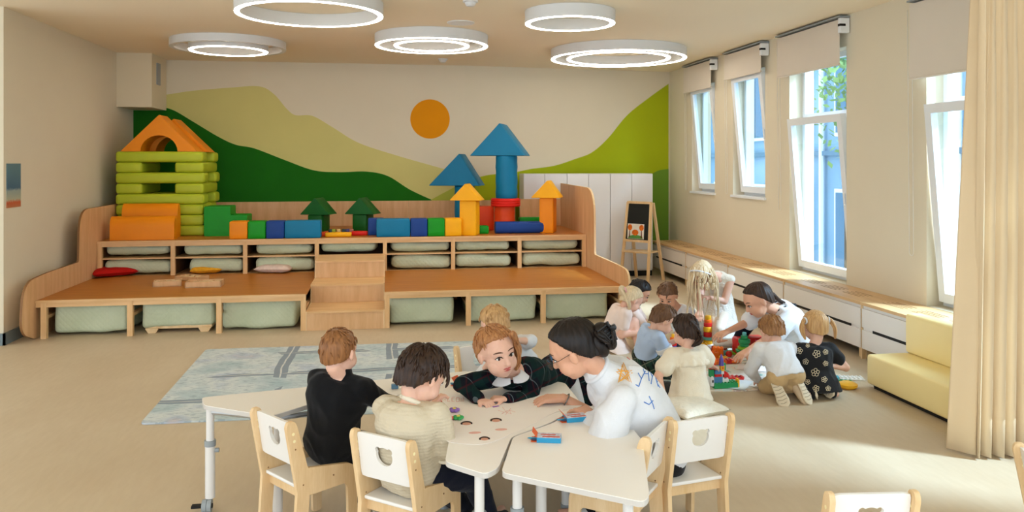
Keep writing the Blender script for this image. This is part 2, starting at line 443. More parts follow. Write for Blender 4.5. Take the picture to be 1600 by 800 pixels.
# roller blinds
BL = [(11.30, 12.45, 3.40, 2.98), (9.68, 10.86, 3.40, 3.03), (7.86, 9.28, 3.40, 2.90), (5.25, 6.74, 3.33, 2.62), (2.5, 4.1, 3.4, 2.7)]
BLn = ['small roller blind closest to the lime green back corner', 'second roller blind from the back corner above a narrow window', 'roller blind above the tall window next to the sunlit bench', 'roller blind with wide fabric beside the beige curtain', 'roller blind hidden behind the beige curtain']
for i, (y0, y1, z0, z1) in enumerate(BL[:4]):
    t = thing('roller_blind', BLn[i], 'blind', (WX - .1, (y0 + y1) / 2, z1), 'roller blinds on the window wall')
    mb = MB(); box(mb, WX - .10, WX - .096, y0 + .04, y1, z1, z0 - .02); tube(mb, [(WX - .098, y0 + .04, z1), (WX - .098, y1, z1)], .011, 8); obj('blind_fabric', mb, M_blind, t)
    mb = MB(); box(mb, WX - .13, WX, y0, y1, z0 - .005, z0 + .012); obj('head_rail', mb, M_grey, t)
    mb = MB(); tube(mb, [(WX - .07, y0 + .05, z0 - .05), (WX - .07, y1 - .02, z0 - .05)], .027, 12); obj('roller', mb, M_blind, t)
    mb = MB(); rbox(mb, WX - .12, WX - .01, y0 - .01, y0 + .04, z0 - .17, z0 - .01, .008, 2); br = obj('bracket', mb, M_pvc, t)
    mb = MB(); box(mb, WX - .125, WX - .06, y0 - .014, y0 + .03, z0 - .10, z0 - .075); obj('bracket_slot', mb, M_dark, br)
    zc = 1.4 if i < 2 else (1.25 if i == 2 else .98); yy = y1 + .07
    mb = MB(); pts = [(WX - .05, yy - .03, z0 - .05)] + [(WX - .03, yy - .03 * math.cos(s), zc + .03 - .03 * math.sin(s)) for s in [math.pi * k / 6 for k in range(7)]] + [(WX - .05, yy + .03, z0 - .05)]
    tube(mb, pts, .0035, 5); obj('pull_cord', mb, M_cord, t, smooth=True)
# the building across the street, far side of the windows
def _fac(nt, N, L, b):
    v = objco(N, L); L.new(ramp(N, L, noise_(N, L, v, .6), [(.3, (126, 160, 184)), (.7, (150, 182, 202))]), b.inputs['Base Color'])
M_fac = nodes('pale_blue_render', _fac, .8)
M_facw = mat('facade_window_blue', (70, 120, 150), .2, .1, .7); M_facd = mat('facade_band_blue', (92, 128, 150), .5, .1)  # the last one is a darker blue for the string course
t = thing('office_building', 'pale blue building across the street seen through the windows', 'building', (9.4, 16, -3))
mb = MB(); box(mb, 9.4, 10.2, 6.4, 34, -3, 7.5); obj('wall', mb, M_fac, t)
for k in range(12):
    y0 = 8.2 + 2.1 * k
    for z0 in (-.6, 2.4, 5.0):
        mb = MB(); box(mb, 9.33, 9.41, y0, y0 + 1.15, z0, z0 + 1.9); wn = obj('window', mb, M_pvc, t)
        mb = MB(); box(mb, 9.31, 9.335, y0 + .08, y0 + .55, z0 + .08, z0 + 1.82); box(mb, 9.31, 9.335, y0 + .6, y0 + 1.07, z0 + .08, z0 + 1.82); obj('pane', mb, M_facw, wn)
    mb = MB(); tube(mb, [(9.3, y0 + 1.6, -3), (9.3, y0 + 1.6, 7.4)], .06, 8); obj('drainpipe', mb, M_pvc, t)
mb = MB(); box(mb, 9.28, 9.4, 6.4, 34, 2.0, 2.1); obj('string_course', mb, M_facd, t)
mb = MB(); box(mb, 5.3, 60, -30, 60, -3.2, -3); obj('street_ground', mb, mat('street_paving', (150, 150, 150), .9), kind='structure', local=True)
# a tree in the street
random.seed(5)
t = thing('street_tree', 'green tree outside glimpsed beside the third blind', 'tree', (7.3, 11.8, -3))
mb = MB(); tube(mb, [(7.3, 11.8, -3), (7.35, 11.85, 0), (7.3, 11.8, 2.2), (7.25, 11.7, 4)], [.12, .1, .07, .03], 8); obj('trunk', mb, mat('bark', (110, 95, 80), .9), t)
mb = MB()
for k in range(900):
    c = Vector((7.3, 11.8, 3.6)) + Vector((random.gauss(0, .4), random.gauss(0, .5), random.gauss(0, .8)))
    a, b_ = Vector([random.uniform(-1, 1) for _ in range(3)]).normalized() * .07, Vector([random.uniform(-1, 1) for _ in range(3)]).normalized() * .05
    mb.add([c - a, c + b_, c + a, c - b_], [(0, 1, 2, 3)])
obj('foliage', mb, mat('leaf_green', (150, 180, 110), .7, .2, 3), t, kind='stuff')

# ---------------------------------------------------------------- ceiling lamps and fittings
def lamp(px, py, r, lab, inner=None, wide=None, solid=True):
    p = onz(px, py, 3.30); t = thing('ring_lamp', lab, 'lamp', (p.x, p.y, 3.30), 'round ceiling lamps')
    R = wide or r
    mb = MB(); ring(mb, (p.x, p.y), R, R - .055, 3.30 if not wide else 3.33, CEIL - .002, 72); obj('housing', mb, M_lampw, t, smooth=30)
    def glow(rr):
        mb = MB(); ring(mb, (p.x, p.y), rr - .004, rr - .05, 3.294, 3.303, 72); obj('light_ring', mb, M_glow, t)
    if not wide: glow(r)
    for q in (inner or []):
        mb = MB(); ring(mb, (p.x, p.y), q + .004, q - .054, 3.303, CEIL - .002, 72); obj('inner_housing', mb, M_lampw, t, smooth=30); glow(q)
lamp(484.5, 23, .71, 'largest single ring lamp, near the upper edge left of centre')
lamp(674.5, 72, .70, 'twin ring lamp hanging in the centre above the painted sun', inner=[.47])
lamp(890.5, 37, .47, 'small single ring lamp right of centre')
lamp(966, 92, .94, 'widest twin ring lamp nearest the windows', inner=[.72])
lamp(357.5, 80, .50, 'lamp with a small lit ring in a wide white housing, far left', inner=[.49], wide=.72)
for px, py, lab in ((735, 1, 'white smoke detector on the ceiling above the blue tower'), (692, 92, 'small white detector on the ceiling near the back wall')):
    p = onz(px, py, CEIL); mb = MB(); lathe(mb, [(.035, -.055), (.05, -.04), (.055, -.02), (.075, -.015), (.075, 0)], (p.x, p.y, CEIL), 20)
    obj('smoke_detector', mb, M_lampw, smooth=30, tag_=(lab, 'detector'))
p = onz(720, 35, CEIL); mb = MB(); lathe(mb, [(.15, -.012), (.155, -.008), (.155, 0)], (p.x, p.y, CEIL), 28); obj('ceiling_vent', mb, M_lampw, smooth=30, tag_=('flat round white disc on the ceiling between the lamps', 'vent'))

# ---------------------------------------------------------------- bench along the windows
BX, BZ = 4.40, .54
t = thing('radiator_bench', 'long low wooden window bench with white fronts hiding radiators', 'bench', (4.6, 8.5, 0))
ys = [12.95, 11.45, 9.95, 8.45, 6.95, 5.45, 3.95]
for k in range(len(ys) - 1):
    y1, y0 = ys[k], ys[k + 1]
    mb = MB(); box(mb, BX, WX - .005, y0 + .002, y1 - .002, BZ - .028, BZ)
    tp = obj('bench_top', mb, M_benchtop, t)
    mb = MB()
    for j in range(3):
        for q in range(4):
            ya = y0 + .25 + j * .42; xa = BX + .16 + q * .045
            rbox(mb, xa, xa + .014, ya, ya + .3, BZ - .004, BZ + .0015, .003, 1)
    s = obj('vent_slots', mb, M_edge, tp)
    mb = MB(); box(mb, BX + .02, BX + .04, y0 + .006, y1 - .006, .30, BZ - .065); obj('front_panel', mb, M_white, t)
    mb = MB(); box(mb, BX + .02, BX + .04, y0 + .006, y1 - .006, .10, .275); obj('front_panel', mb, M_white, t)
    mb = MB(); box(mb, BX + .035, BX + .05, y0 + .006, y1 - .006, .1, BZ - .03); obj('front_backing', mb, M_white, t)
    mb = MB(); box(mb, BX + .018, BX + .03, y0 + .18, y1 - .18, .275, .30); obj('grip_slot', mb, M_dark, t)
    mb = MB(); box(mb, BX + .02, WX - .01, y0 - .01, y0 + .012, 0.0, BZ - .028); box(mb, BX + .06, BX + .12, y0 - .02, y0 + .1, 0, .1); obj('divider', mb, M_ply, t)
mb = MB(); box(mb, BX + .25, WX - .01, ys[-1], ys[0], 0.0, BZ - .06); obj('plinth', mb, mat('bench_inside', (90, 70, 50), .8), t)

# white wardrobe row by the back wall
M_cab = mat('cabinet_white', (228, 224, 222), .35, .01, 2)
edges = [ony(px, 271, 12.55).x for px in (818, 851, 886, 919.5, 953.5, 987, 1020)]
for k in range(3):
    x0, x1, xm = edges[2 * k], edges[2 * k + 2], edges[2 * k + 1]
    t = thing('wardrobe', ['left white wardrobe partly behind the red and blue tower', 'middle white wardrobe of the row by the back wall', 'right white wardrobe of the row, behind the easel'][k], 'cabinet', ((x0 + x1) / 2, 12.8, 0), 'white wardrobes by the back wall')
    mb = MB(); box(mb, x0 + .003, x1 - .003, 12.57, 12.97, .09, 1.67); obj('body', mb, M_cab, t)
    for a, b_ in ((x0, xm), (xm, x1)):
        mb = MB(); rbox(mb, a + .004, b_ - .004, 12.545, 12.565, .11, 1.665, .003, 1); d = obj('door', mb, M_cab, t)
    mb = MB(); box(mb, x0, x1, 12.60, 12.95, 0, .09); obj('plinth', mb, M_dark, t)
# ---------------------------------------------------------------- the two-level wooden play podium
H1, H2, Y1, Y2 = .40, .845, 9.05, 10.85
PX0, PX1 = -3.64, 2.74
SX0, SX1 = -.885, -.03
pod = thing('play_podium', 'two-level wooden play podium with open bays and curved side panels', 'podium', (-.45, 11, 0))
M_bay_shade = mat('bay_wood_painted_shade', (112, 74, 46), .7, .1, 4)  # bay wood coloured darker, the shade inside the bays put into the paint
def part(name, m, *b, parent=None):
    mb = MB(); box(mb, *b); return obj(name, mb, m, parent or pod)
# decks
part('deck_board', M_deck, PX0, SX0, Y1 + .03, Y2 + .02, H1 - .02, H1)
part('deck_board', M_deck, SX1, PX1, Y1 + .03, Y2 + .02, H1 - .02, H1)
part('deck_board', M_deck, PX0, 2.08, Y2 + .03, BY - .03, H2 - .02, H2)
part('deck_board', M_deck, 2.081, PX1, Y2 + .03, 12.51, H2 - .02, H2)
for x0, x1, y, z in ((PX0, SX0, Y1, H1), (SX1, PX1, Y1, H1), (PX0, PX1, Y2, H2)):
    part('edge_strip', M_woodX, x0, x1, y - .012, y + .03, z - .022, z + .002)
    part('rail', M_woodX, x0, x1, y, y + .035, z - .07, z - .022)
# posts of the lower bays
lowp = [ony(px, 500, Y1).x for px in (60 + 8, 203, 342)] + [SX0 - .028]
lowp2 = [SX1 + .028] + [ony(px, 480, Y1).x for px in (732, 849)] + [PX1 - .03]
for x in lowp + lowp2:
    part('post', M_woodZ, x - .028, x + .028, Y1 - .006, Y1 + .05, 0, H1 - .022)
    part('post', M_woodZ, x - .02, x + .02, Y2 - .06, Y2 - .01, 0, H1 - .022)
    part('side_rail', M_woodY, x - .018, x + .018, Y1 + .05, Y2 - .05, .20, .235)
upp = [PX0 + .03] + [ony(px, 390, Y2).x for px in (270, 383, 495, 601.5, 708, 812)] + [PX1 - .03]
for x in upp:
    part('post', M_woodZ, x - .026, x + .026, Y2 - .006, Y2 + .05, H1, H2 - .022)
    part('bay_divider', M_bay_shade, x - .012, x + .012, Y2 + .05, Y2 + .9, H1, H2 - .022)
for a, b in ((0, 1), (1, 2), (2, 3), (4, 5), (5, 6), (6, 7)):
    part('shelf_board', M_woodX, upp[a] + .013, upp[b] - .013, Y2 + .01, Y2 + .85, .612, .628)
part('bay_back', M_bay_shade, PX0, PX1, Y2 + .9, Y2 + .92, 0, H2 - .03)
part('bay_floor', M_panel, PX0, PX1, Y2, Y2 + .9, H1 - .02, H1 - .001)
part('bay_back', M_bay_shade, PX0, SX0, Y2 - .02, Y2 - .005, 0, H1 - .02)
part('bay_back', M_bay_shade, SX1, PX1, Y2 - .02, Y2 - .005, 0, H1 - .02)
# stairs
sw = [(SX0 + .012, SX1 - .012)][0]
ry = [9.04, 9.6, 10.15, Y2 - .005]
for k in range(3):
    part('riser', M_panel, sw[0], sw[1], ry[k], ry[k] + .02, .21 * k, .21 * (k + 1) - .018)
    part('tread', M_woodX, sw[0], sw[1], ry[k] - .012, ry[k + 1] + .02, .21 * (k + 1) - .02, .21 * (k + 1))
for x in (SX0 + .0, SX1 - .012):
    mb = MB(); prism(mb, [(9.035, 0), (9.035, .21), (9.6, .215), (9.6, .425), (10.15, .425), (10.15, .635), (Y2, .635), (Y2, 0)], x, x + .012, 'x'); obj('stair_side', mb, M_ply, pod)
# back and side panels
xs = [PX0, -2.3, -.98, .34, 1.3, 2.08]
part('back_panel', M_panel, 2.081, PX1, 12.51, 12.535, 0, 1.27)
for k in range(5): part('back_panel', M_panel, xs[k] + .001, xs[k + 1] - .001, BY - .03, BY - .005, H2, 1.235)
def sidepanel(x, prof, r):
    pl = rounded(prof, r, 8); mb = MB(); prism(mb, pl, x - .012, x + .012, 'x'); s = obj('side_panel', mb, M_panel, pod)
    mb = MB(); n = len(pl); vs = []
    c = Vector((sum(p[0] for p in pl) / n, sum(p[1] for p in pl) / n))
    for h in (x - .0125, x + .0125):
        for a, b in pl: vs.append((h, a, b))
    mb.add(vs, [(i, (i + 1) % n, n + (i + 1) % n, n + i) for i in range(n)])
    for i in range(len(mb.v)):
        v = Vector(mb.v[i]); d = Vector((0, v.y - c.x, v.z - c.y)); mb.v[i] = tuple(v + d.normalized() * .0008)
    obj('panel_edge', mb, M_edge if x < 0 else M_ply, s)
sidepanel(PX0 - .014, [(9.05, 0), (8.72, .12), (8.78, .62), (9.3, .655), (10.25, .66), (10.28, 1.28), (BY - .01, 1.29), (BY - .01, 0)], [.05, .35, .28, .3, .04, .42, .02, .02])
sidepanel(PX1 + .014, [(9.0, 0), (8.86, .1), (8.88, .6), (9.25, .62), (10.42, .62), (10.45, 1.5), (12.53, 1.52), (12.53, 0)], [.03, .1, .22, .2, .05, .5, .02, .02])

# ---------------------------------------------------------------- bedding bundles in the bays
def _quilt(nt, N, L, b):
    tc = N.new('ShaderNodeTexCoord')
    def rot(a):
        mp = N.new('ShaderNodeMapping'); mp.inputs['Rotation'].default_value = (0, a, 0); L.new(tc.outputs['Object'], mp.inputs[0]); return mp.outputs[0]
    f1 = wave(N, L, rot(.75), 'X', 7.5); f2 = wave(N, L, rot(-.75), 'X', 7.5)
    h = mathn(N, L, 'MULTIPLY', f1, f2); h = mathn(N, L, 'POWER', h, .35)
    bp = N.new('ShaderNodeBump'); bp.inputs['Strength'].default_value = .3; bp.inputs['Distance'].default_value = .01
    L.new(h, bp.inputs['Height']); L.new(bp.outputs[0], b.inputs['Normal'])
    L.new(ramp(N, L, noise_(N, L, tc.outputs['Object'], 4), [(.3, (196, 204, 172)), (.7, (206, 213, 184))]), b.inputs['Base Color'])
M_quilt = nodes('green_quilt', _quilt, .85, .15)
def wrinkle(mb, amp, freq, seed):
    rs = np.random.RandomState(seed); v = np.array([tuple(p) for p in mb.v]); c = v.mean(0); s = (v.max(0) - v.min(0)) / 2 + 1e-6
    d = (v - c) / s; d /= np.linalg.norm(d, axis=1)[:, None] + 1e-6
    h = np.zeros(len(v))
    for k in range(7):
        kk = rs.normal(0, freq, 3); h += np.sin(v @ kk + rs.uniform(0, 6.28))
    v = v + d * (h * amp / 3)[:, None]; mb.v = [tuple(p) for p in v]; return mb
def bundle(lab, x0, x1, y0, dy, z0, h, seed, rr, grp, skew=0, legs=False):
    mb = MB(); rbox(mb, x0, x1, y0, y0 + dy, z0 + (.055 if legs else 0), z0 + h, rr, 4, puff=.012)
    bm = bmesh.new(); me = bpy.data.meshes.new('q'); me.from_pydata(mb.v, [], mb.f); bm.from_mesh(me)
    bmesh.ops.subdivide_edges(bm, edges=bm.edges[:], cuts=1, use_grid_fill=True); bm.verts.ensure_lookup_table()
    mb = MB(); mb.add([v.co.copy() for v in bm.verts], [tuple(v.index for v in f.verts) for f in bm.faces]); bm.free(); bpy.data.meshes.remove(me)
    wrinkle(mb, .012 if h > .2 else .010, 9 if h > .2 else 16, seed)
    if skew: mb.v = [(x, y, z + skew * (z - z0) / h * math.sin((x - x0) * 7)) for x, y, z in mb.v]
    if not legs:
        lo = min(v[2] for v in mb.v); mb.v = [(x, y, z - lo + z0 + .001) for x, y, z in mb.v]
        return obj('bedding_bundle', mb, M_quilt, smooth=True, tag_=(lab, 'bedding', grp))
    t = thing('bedding_bundle', lab, 'bedding', ((x0 + x1) / 2, y0 + dy / 2, z0), grp)
    obj('quilt_cover', mb, M_quilt, t, smooth=True)
    mb = MB(); box(mb, x0 + .03, x1 - .03, y0 + .03, y0 + dy - .03, z0 + .04, z0 + .07); obj('bed_frame', mb, M_ply, t)
    for xa in (x0 + .03, x1 - .17):
        for ya in (y0 + .0, y0 + dy - .04):
            mb = MB(); prism(mb, [(xa, .05), (xa + .14, .05), (xa + .11, .0), (xa + .03, .0)], ya, ya + .03, 'y'); obj('bed_foot', mb, M_ply, t)
G1 = 'bedding bundles in the lower bays'; G2 = 'folded mattresses in the upper bays'
def lx(px, y): return ony(px, 450, y).x
for px0, px1, h, sd, lab, lg in ((83, 198, .335, 1, 'green quilted bedding bundle in the leftmost lower bay', 0), (221, 334, .34, 2, 'green quilted bedding bundle on low wooden feet, lower left', 1),
    (347, 462, .335, 3, 'green quilted bedding bundle in the lower bay just left of the stairs', 0), (608, 709, .315, 4, 'green quilted bedding bundle in the lower bay right of the stairs', 0),
    (735, 839, .325, 5, 'green quilted bedding bundle in the lower bay behind the blond child', 0), (855, 950, .32, 6, 'green quilted bedding bundle in the rightmost lower bay', 0)):
    bundle(lab, lx(px0, 9.15), lx(px1, 9.15), 9.17, .9, 0, h, sd, .045, G1, legs=lg)
k = 10
cols = [(166, 265, 'first'), (288, 378, 'second'), (400, 488, 'third'), (502, 588, 'fourth'), (612, 702, 'fifth'), (712, 795, 'sixth'), (817, 902, 'seventh')]
for i, (a, b, nm) in enumerate(cols):
    for lev in (1, 0):
        if i == 3 and not lev: continue
        k += 1; a2, b2 = (a + (9 if i == 1 else 0), b + 3) if not lev else (a, b)
        lab = 'pale green mattress on the %s in the %s upper bay from the left' % ('shelf' if lev else 'deck', nm)
        if i == 3: lab = 'pale green mattress right above the top stair tread'
        z0 = .63 if lev else .402
        bundle(lab, lx(a2, 10.95), lx(b2, 10.95), 10.9 + (.03 if lev else .0), .55, z0, .135 if lev else .165, k, .06, G2, skew=.012)

# ---------------------------------------------------------------- soft foam blocks on the upper deck
def foam(n, c): return mat('foam_' + n, c, .48, .05, 3, .35, 12, .3)
F_or, F_gr, F_db, F_lb, F_ye, F_dg, F_rd, F_te, F_lm, F_rr = foam('orange', (242, 142, 6)), foam('green', (10, 148, 22)), foam('dark_blue', (16, 62, 138)), foam('light_blue', (0, 132, 172)), foam('yellow', (252, 178, 6)), foam('dark_green', (8, 92, 26)), foam('red', (222, 30, 18)), foam('teal', (0, 118, 160)), foam('lime', (182, 194, 44)), foam('orange_red', (236, 74, 22))
Z0 = H2 + .001
def turn(mb, deg=-20):
    a = np.array([tuple(p) for p in mb.v]); c = (a.max(0) + a.min(0)) / 2; m = Matrix.Translation(c) @ Matrix.Rotation(math.radians(deg), 4, 'Z') @ Matrix.Translation(-Vector(c)); return xf(mb, m)
def fob(name, lab, m, px0, px1, y, dy, z0, z1, r=.012, grp=None, puff=.006, cat='block'):
    x0, x1 = ony(px0, 350, y).x, ony(px1, 350, y).x
    mb = MB(); rbox(mb, x0 + .002, x1 - .002, y, y + dy, z0, z1, r, 2, puff=puff)
    if name == 'foam_pillar': turn(mb)
    return obj(name, mb, m, smooth=40, tag_=(lab, cat, grp))
GB = 'foam blocks along the front of the upper deck'
fob('foam_block', 'orange foam cube at the left end of the front row', F_or, 358, 386.5, 10.92, .22, Z0, 1.075, grp=GB)
fob('foam_block', 'green foam cube between the orange and dark blue ones', F_gr, 387, 415, 10.92, .22, Z0, 1.075, grp=GB)
fob('foam_block', 'dark blue foam cube left of the long blue block', F_db, 415.5, 444, 10.92, .22, Z0, 1.075, grp=GB)
fob('foam_block', 'light blue long foam block on the left of the gap', F_te, 444.5, 501, 10.92, .22, Z0, 1.075, grp=GB)
fob('foam_block', 'dark blue foam cube peeking out behind the right light blue block', F_db, 575, 600, 11.2, .22, Z0, 1.075, grp=GB)
fob('foam_block', 'light blue long foam block on the right of the gap', F_te, 588, 641, 10.92, .22, Z0, 1.085, grp=GB)
fob('foam_block', 'dark blue foam cube between light blue and green, right row', F_db, 641.5, 668, 10.92, .22, Z0, 1.085, grp=GB)
fob('foam_block', 'green foam cube in the right half of the row', F_gr, 668.5, 695, 10.92, .22, Z0, 1.085, grp=GB)
fob('foam_block', 'yellow foam cube next to the yellow turret', F_ye, 695.5, 721.5, 10.92, .22, Z0, 1.085, grp=GB)
def roofprism(name, lab, m, px0, px1, pxa, y, dy, z0, z1, grp=None):
    x0, x1, xa = ony(px0, 300, y).x, ony(px1, 300, y).x, ony(pxa, 300, y).x
    mb = MB(); pl = rounded([(x0, z0), (x1, z0), (xa, z1)], .02, 3)
    n = len(pl); c = ((x0 + x1) / 2, z0 * .6 + z1 * .4)
    secs = []
    for yy, s in ((y, .97), (y + .01, 1), (y + dy - .01, 1), (y + dy, .97)): secs.append([(c[0] + (a - c[0]) * s, yy, c[1] + (b - c[1]) * s) for a, b in pl])
    vs = [p for q in secs for p in q]; fs = [tuple(range(n - 1, -1, -1)), tuple(range(3 * n, 4 * n))]
    for k in range(3): fs += [(k * n + i, k * n + (i + 1) % n, (k + 1) * n + (i + 1) % n, (k + 1) * n + i) for i in range(n)]
    mb.add(vs, fs); turn(mb); return obj(name, mb, m, smooth=35, tag_=(lab, 'block', grp))
GT = 'foam turrets on the upper deck'
def pillar(lab, m, px0, px1, y, dy, z0, z1): return fob('foam_pillar', lab, m, px0, px1, y, dy, z0, z1, grp=GT)
pillar('yellow square foam pillar left of the red cylinder', F_ye, 722, 748.5, 10.95, .24, Z0, 1.325)
roofprism('foam_roof', 'yellow triangular foam roof on the left turret', F_ye, 706, 757, 732, 10.93, .26, 1.327, 1.565, GT)
pillar('orange-yellow square foam pillar at the right end of the row', F_or, 849, 871, 11.15, .34, Z0, 1.345)
roofprism('foam_roof', 'yellow triangular foam roof at the right end', F_ye, 836, 882, 862, 11.12, .36, 1.347, 1.60, GT)
for px, a, lab in ((497, 0, 'left'), (567, 1, 'right')):
    pillar('dark green foam trunk of the %s foam fir tree' % lab, F_dg, px - 12, px + 12, 11.9, .3, Z0, 1.07 + .02)
    roofprism('foam_roof', 'dark green foam crown of the %s foam fir tree' % lab, F_dg, px - 26, px + 25, px, 11.88, .3, 1.092, 1.34, GT)
# teal towers
def cyl(name, lab, m, px, y, r, z0, z1, grp=GT, wr=.004):
    x = ony(px, 300, y).x; mb = MB(); n = 8
    prof = [(r * .96, z0), (r, z0 + .012)] + [(r + wr * math.sin(k * 2.3), z0 + .012 + (z1 - z0 - .024) * k / n) for k in range(1, n)] + [(r, z1 - .012), (r * .96, z1)]
    lathe(mb, prof, (x, y, 0), 32); return obj(name, mb, m, smooth=40, tag_=(lab, 'block', grp))
cyl('foam_cylinder', 'teal foam column of the shorter blue tower', F_te, 726, 12.3, .155, Z0, 1.49)
roofprism('foam_roof', 'wide teal triangular foam roof on the shorter tower', F_te, 674, 757, 724, 12.15, .36, 1.495, 1.99, GT)
cyl('foam_cylinder', 'orange-red foam cylinder carrying the tall tower', F_rr, 788.5, 11.55, .15, Z0, 1.21)
cyl('foam_disc', 'red round foam disc under the tall blue column', F_rd, 790, 11.55, .215, 1.212, 1.33)
cyl('foam_cylinder', 'tall teal foam column standing on the red disc', F_te, 791.5, 11.55, .158, 1.332, 1.945)
roofprism('foam_roof', 'teal triangular foam roof crowning the tallest tower', F_te, 742, 829, 790, 11.42, .5, 1.948, 2.425, GT)
fob('foam_block', 'orange-red foam block behind the yellow turret', F_rr, 745, 772, 11.75, .25, Z0, 1.2, grp=GB)
fob('foam_block', 'small green foam block between turret and red cylinder', F_gr, 747, 764, 11.2, .15, Z0, .955, grp=GB)
fob('foam_block', 'flat green foam piece behind the dark blue bolster', F_gr, 812, 850, 11.6, .15, Z0, 1.04, grp=GB)
# dark blue bolster lying in front
x0, x1 = ony(775, 350, 11.15).x, ony(850, 350, 11.15).x; mb = MB(); tube(mb, [(x0, 11.25, Z0 + .083), (x0 + .012, 11.25, Z0 + .083), (x1 - .012, 11.25, Z0 + .083), (x1, 11.25, Z0 + .083)], [.076, .083, .083, .076], 20)
mb.v = [(x, 11.25 + math.copysign(min(abs(y - 11.25) * 1.15, .082), y - 11.25), Z0 + .083 + math.copysign(min(abs(z - Z0 - .083) * 1.15, .082), z - Z0 - .083)) for x, y, z in mb.v]
obj('foam_bolster', mb, F_db, smooth=40, tag_=('dark blue foam bolster lying before the red cylinder', 'bolster'))
# flat coloured foam strips on the deck
for px0, px1, m, yy, nm in ((501, 513, F_rr, 11.15, 'red flat foam strip next to the left light blue block'), (508, 549, F_ye, 11.05, 'yellow flat foam strip in the gap of the row'), (549, 574, F_rd, 11.2, 'red flat foam strip on the right of the gap')):
    fob('foam_strip', nm, m, px0, px1, yy, .1, Z0, Z0 + .055, .01, 'flat foam strips in the gap of the row')
# small clutter on the yellow strip
random.seed(3)
for k, (px, c) in enumerate(((516, (30, 60, 70)), (521, (150, 170, 40)), (529, (220, 190, 120)), (537, (40, 60, 60)), (543, (70, 60, 120)), (549, (180, 110, 90)))):
    p = ony(px, 357, 11.4); mb = MB(); rbox(mb, p.x - .025, p.x + .03, 11.38, 11.44, Z0, Z0 + .075, .01, 2)
    obj('toy_car', mb, mat('small_toy_%d' % k, c, .4), smooth=40, tag_=(['dark toy next to the left fir tree', 'olive toy in the gap of the row', 'cream toy in the middle of the gap', 'black toy between the two fir trees', 'violet toy in the gap of the row', 'pinkish toy beside the right fir tree'][k], 'toy', 'tiny toys behind the foam strips'))

# lime log house
GL = 'lime foam logs of the log house'
LY, LH = 11.5, .1445
lx0, lx1 = PX0 + .01, ony(318, 300, LY).x
ordn = ['bottom', 'second', 'third', 'fourth', 'fifth', 'sixth', 'seventh', 'top']
for k in range(8):
    z0 = Z0 + k * LH; z1 = z0 + LH - .002; odd = k % 2 == 1
    off = [.012, 0, -.01, .006, 0, .01, -.004, -.012][k]
    if odd:
        for q, (ya, yb) in enumerate(((LY, LY + .3), (LY + .62, LY + .9))):
            mb = MB(); rbox(mb, lx0, lx1 + off + (.03 if q else 0), ya, yb, z0, z1, .035, 3, puff=.004)
            obj('foam_log', mb, F_lm, smooth=50, tag_=('lime foam log lying across the %s, %s layer of the stack' % ('front' if q == 0 else 'back', ordn[k]), 'log', GL))
    else:
        for q, (xa, xb) in enumerate(((lx0, lx0 + .34), (lx1 - .38, lx1 + off))):
            if k == 2 and q == 0: pass
            mb = MB(); rbox(mb, xa, xb, LY + .005, LY + .93, z0, z1, .035, 3, puff=.004)
            obj('foam_log', mb, F_lm, smooth=50, tag_=('lime foam log running front to back on the %s, %s layer' % ('left' if q == 0 else 'right', ordn[k]), 'log', GL))
ztop = Z0 + 8 * LH
# orange arch roofs
def arch(lab, y, dy, x0, x1, z0, z1, m, rr):
    xa = (x0 + x1) / 2; outer = [(x0, z0), (xa - .02, z1), (xa + .02, z1), (x1, z0)]
    inner = [(xa + rr * math.cos(a), z0 + rr * .92 * math.sin(a)) for a in [math.pi * i / 14 for i in range(15)]]
    # build the triangle with the semicircular tunnel as quads between both outlines
    def tri(t):
        L_ = [(x1, z0), (xa, z1), (x0, z0)]
        if t < .5: return (x1 + (xa - x1) * t * 2, z0 + (z1 - z0) * t * 2)
        return (xa + (x0 - xa) * (t - .5) * 2, z1 + (z0 - z1) * (t - .5) * 2)
    n = 15; O = [tri(i / 14) for i in range(n)]; vs = []
    for yy in (y, y + dy):
        vs += [(a, yy, b) for a, b in O]; vs += [(a, yy, b) for a, b in inner]
    fs = []
    for i in range(n - 1):
        fs += [(i, i + 1, n + i + 1, n + i), (2 * n + i, 3 * n + i, 3 * n + i + 1, 2 * n + i + 1), (i, 2 * n + i, 2 * n + i + 1, i + 1), (n + i, n + i + 1, 3 * n + i + 1, 3 * n + i)]
    fs += [(0, n, 3 * n, 2 * n), (n - 1, 3 * n - 1, 4 * n - 1, 2 * n - 1)]
    mb = MB(); mb.add(vs, fs); return obj('foam_arch', mb, m, tag_=(lab, 'block', 'orange arched roofs of the log house'))
ax0, ax1 = ony(188, 236, LY + .02).x, ony(308, 236, LY + .02).x
arch('orange triangular foam arch at the front of the log house roof', LY + .02, .42, ax0, ax1, ztop, ztop + .50, F_or, .24)
arch('orange triangular foam arch behind the front one', LY + .46, .42, ax0 + .1, ax1 + .06, ztop, ztop + .47, F_or, .24)
# orange rounded cushions
for y, px0, px1, z1, lab in ((11.12, 172.5, 273, 1.15, 'big orange rounded foam cushion in front of the log house'), (11.3, 186, 274, 1.30, 'taller orange rounded foam cushion behind the big one')):
    x0, x1 = ony(px0, 350, y - .1).x, ony(px1, 350, y - .1).x
    ya = y - .13 if z1 < 1.2 else y - .0
    pl = [(ya, Z0), (ya, Z0 + (z1 - Z0) * .55)] + [(ya + .09 - .09 * math.cos(a), Z0 + (z1 - Z0) * .55 + (z1 - Z0) * .45 * math.sin(a)) for a in [math.pi * i / 10 for i in range(1, 10)]] + [(ya + .18, Z0 + (z1 - Z0) * .55), (ya + .18, Z0)]
    mb = MB(); prism(mb, pl, x0, x1, 'x'); obj('foam_cushion', mb, F_or, smooth=40, tag_=(lab, 'cushion'))
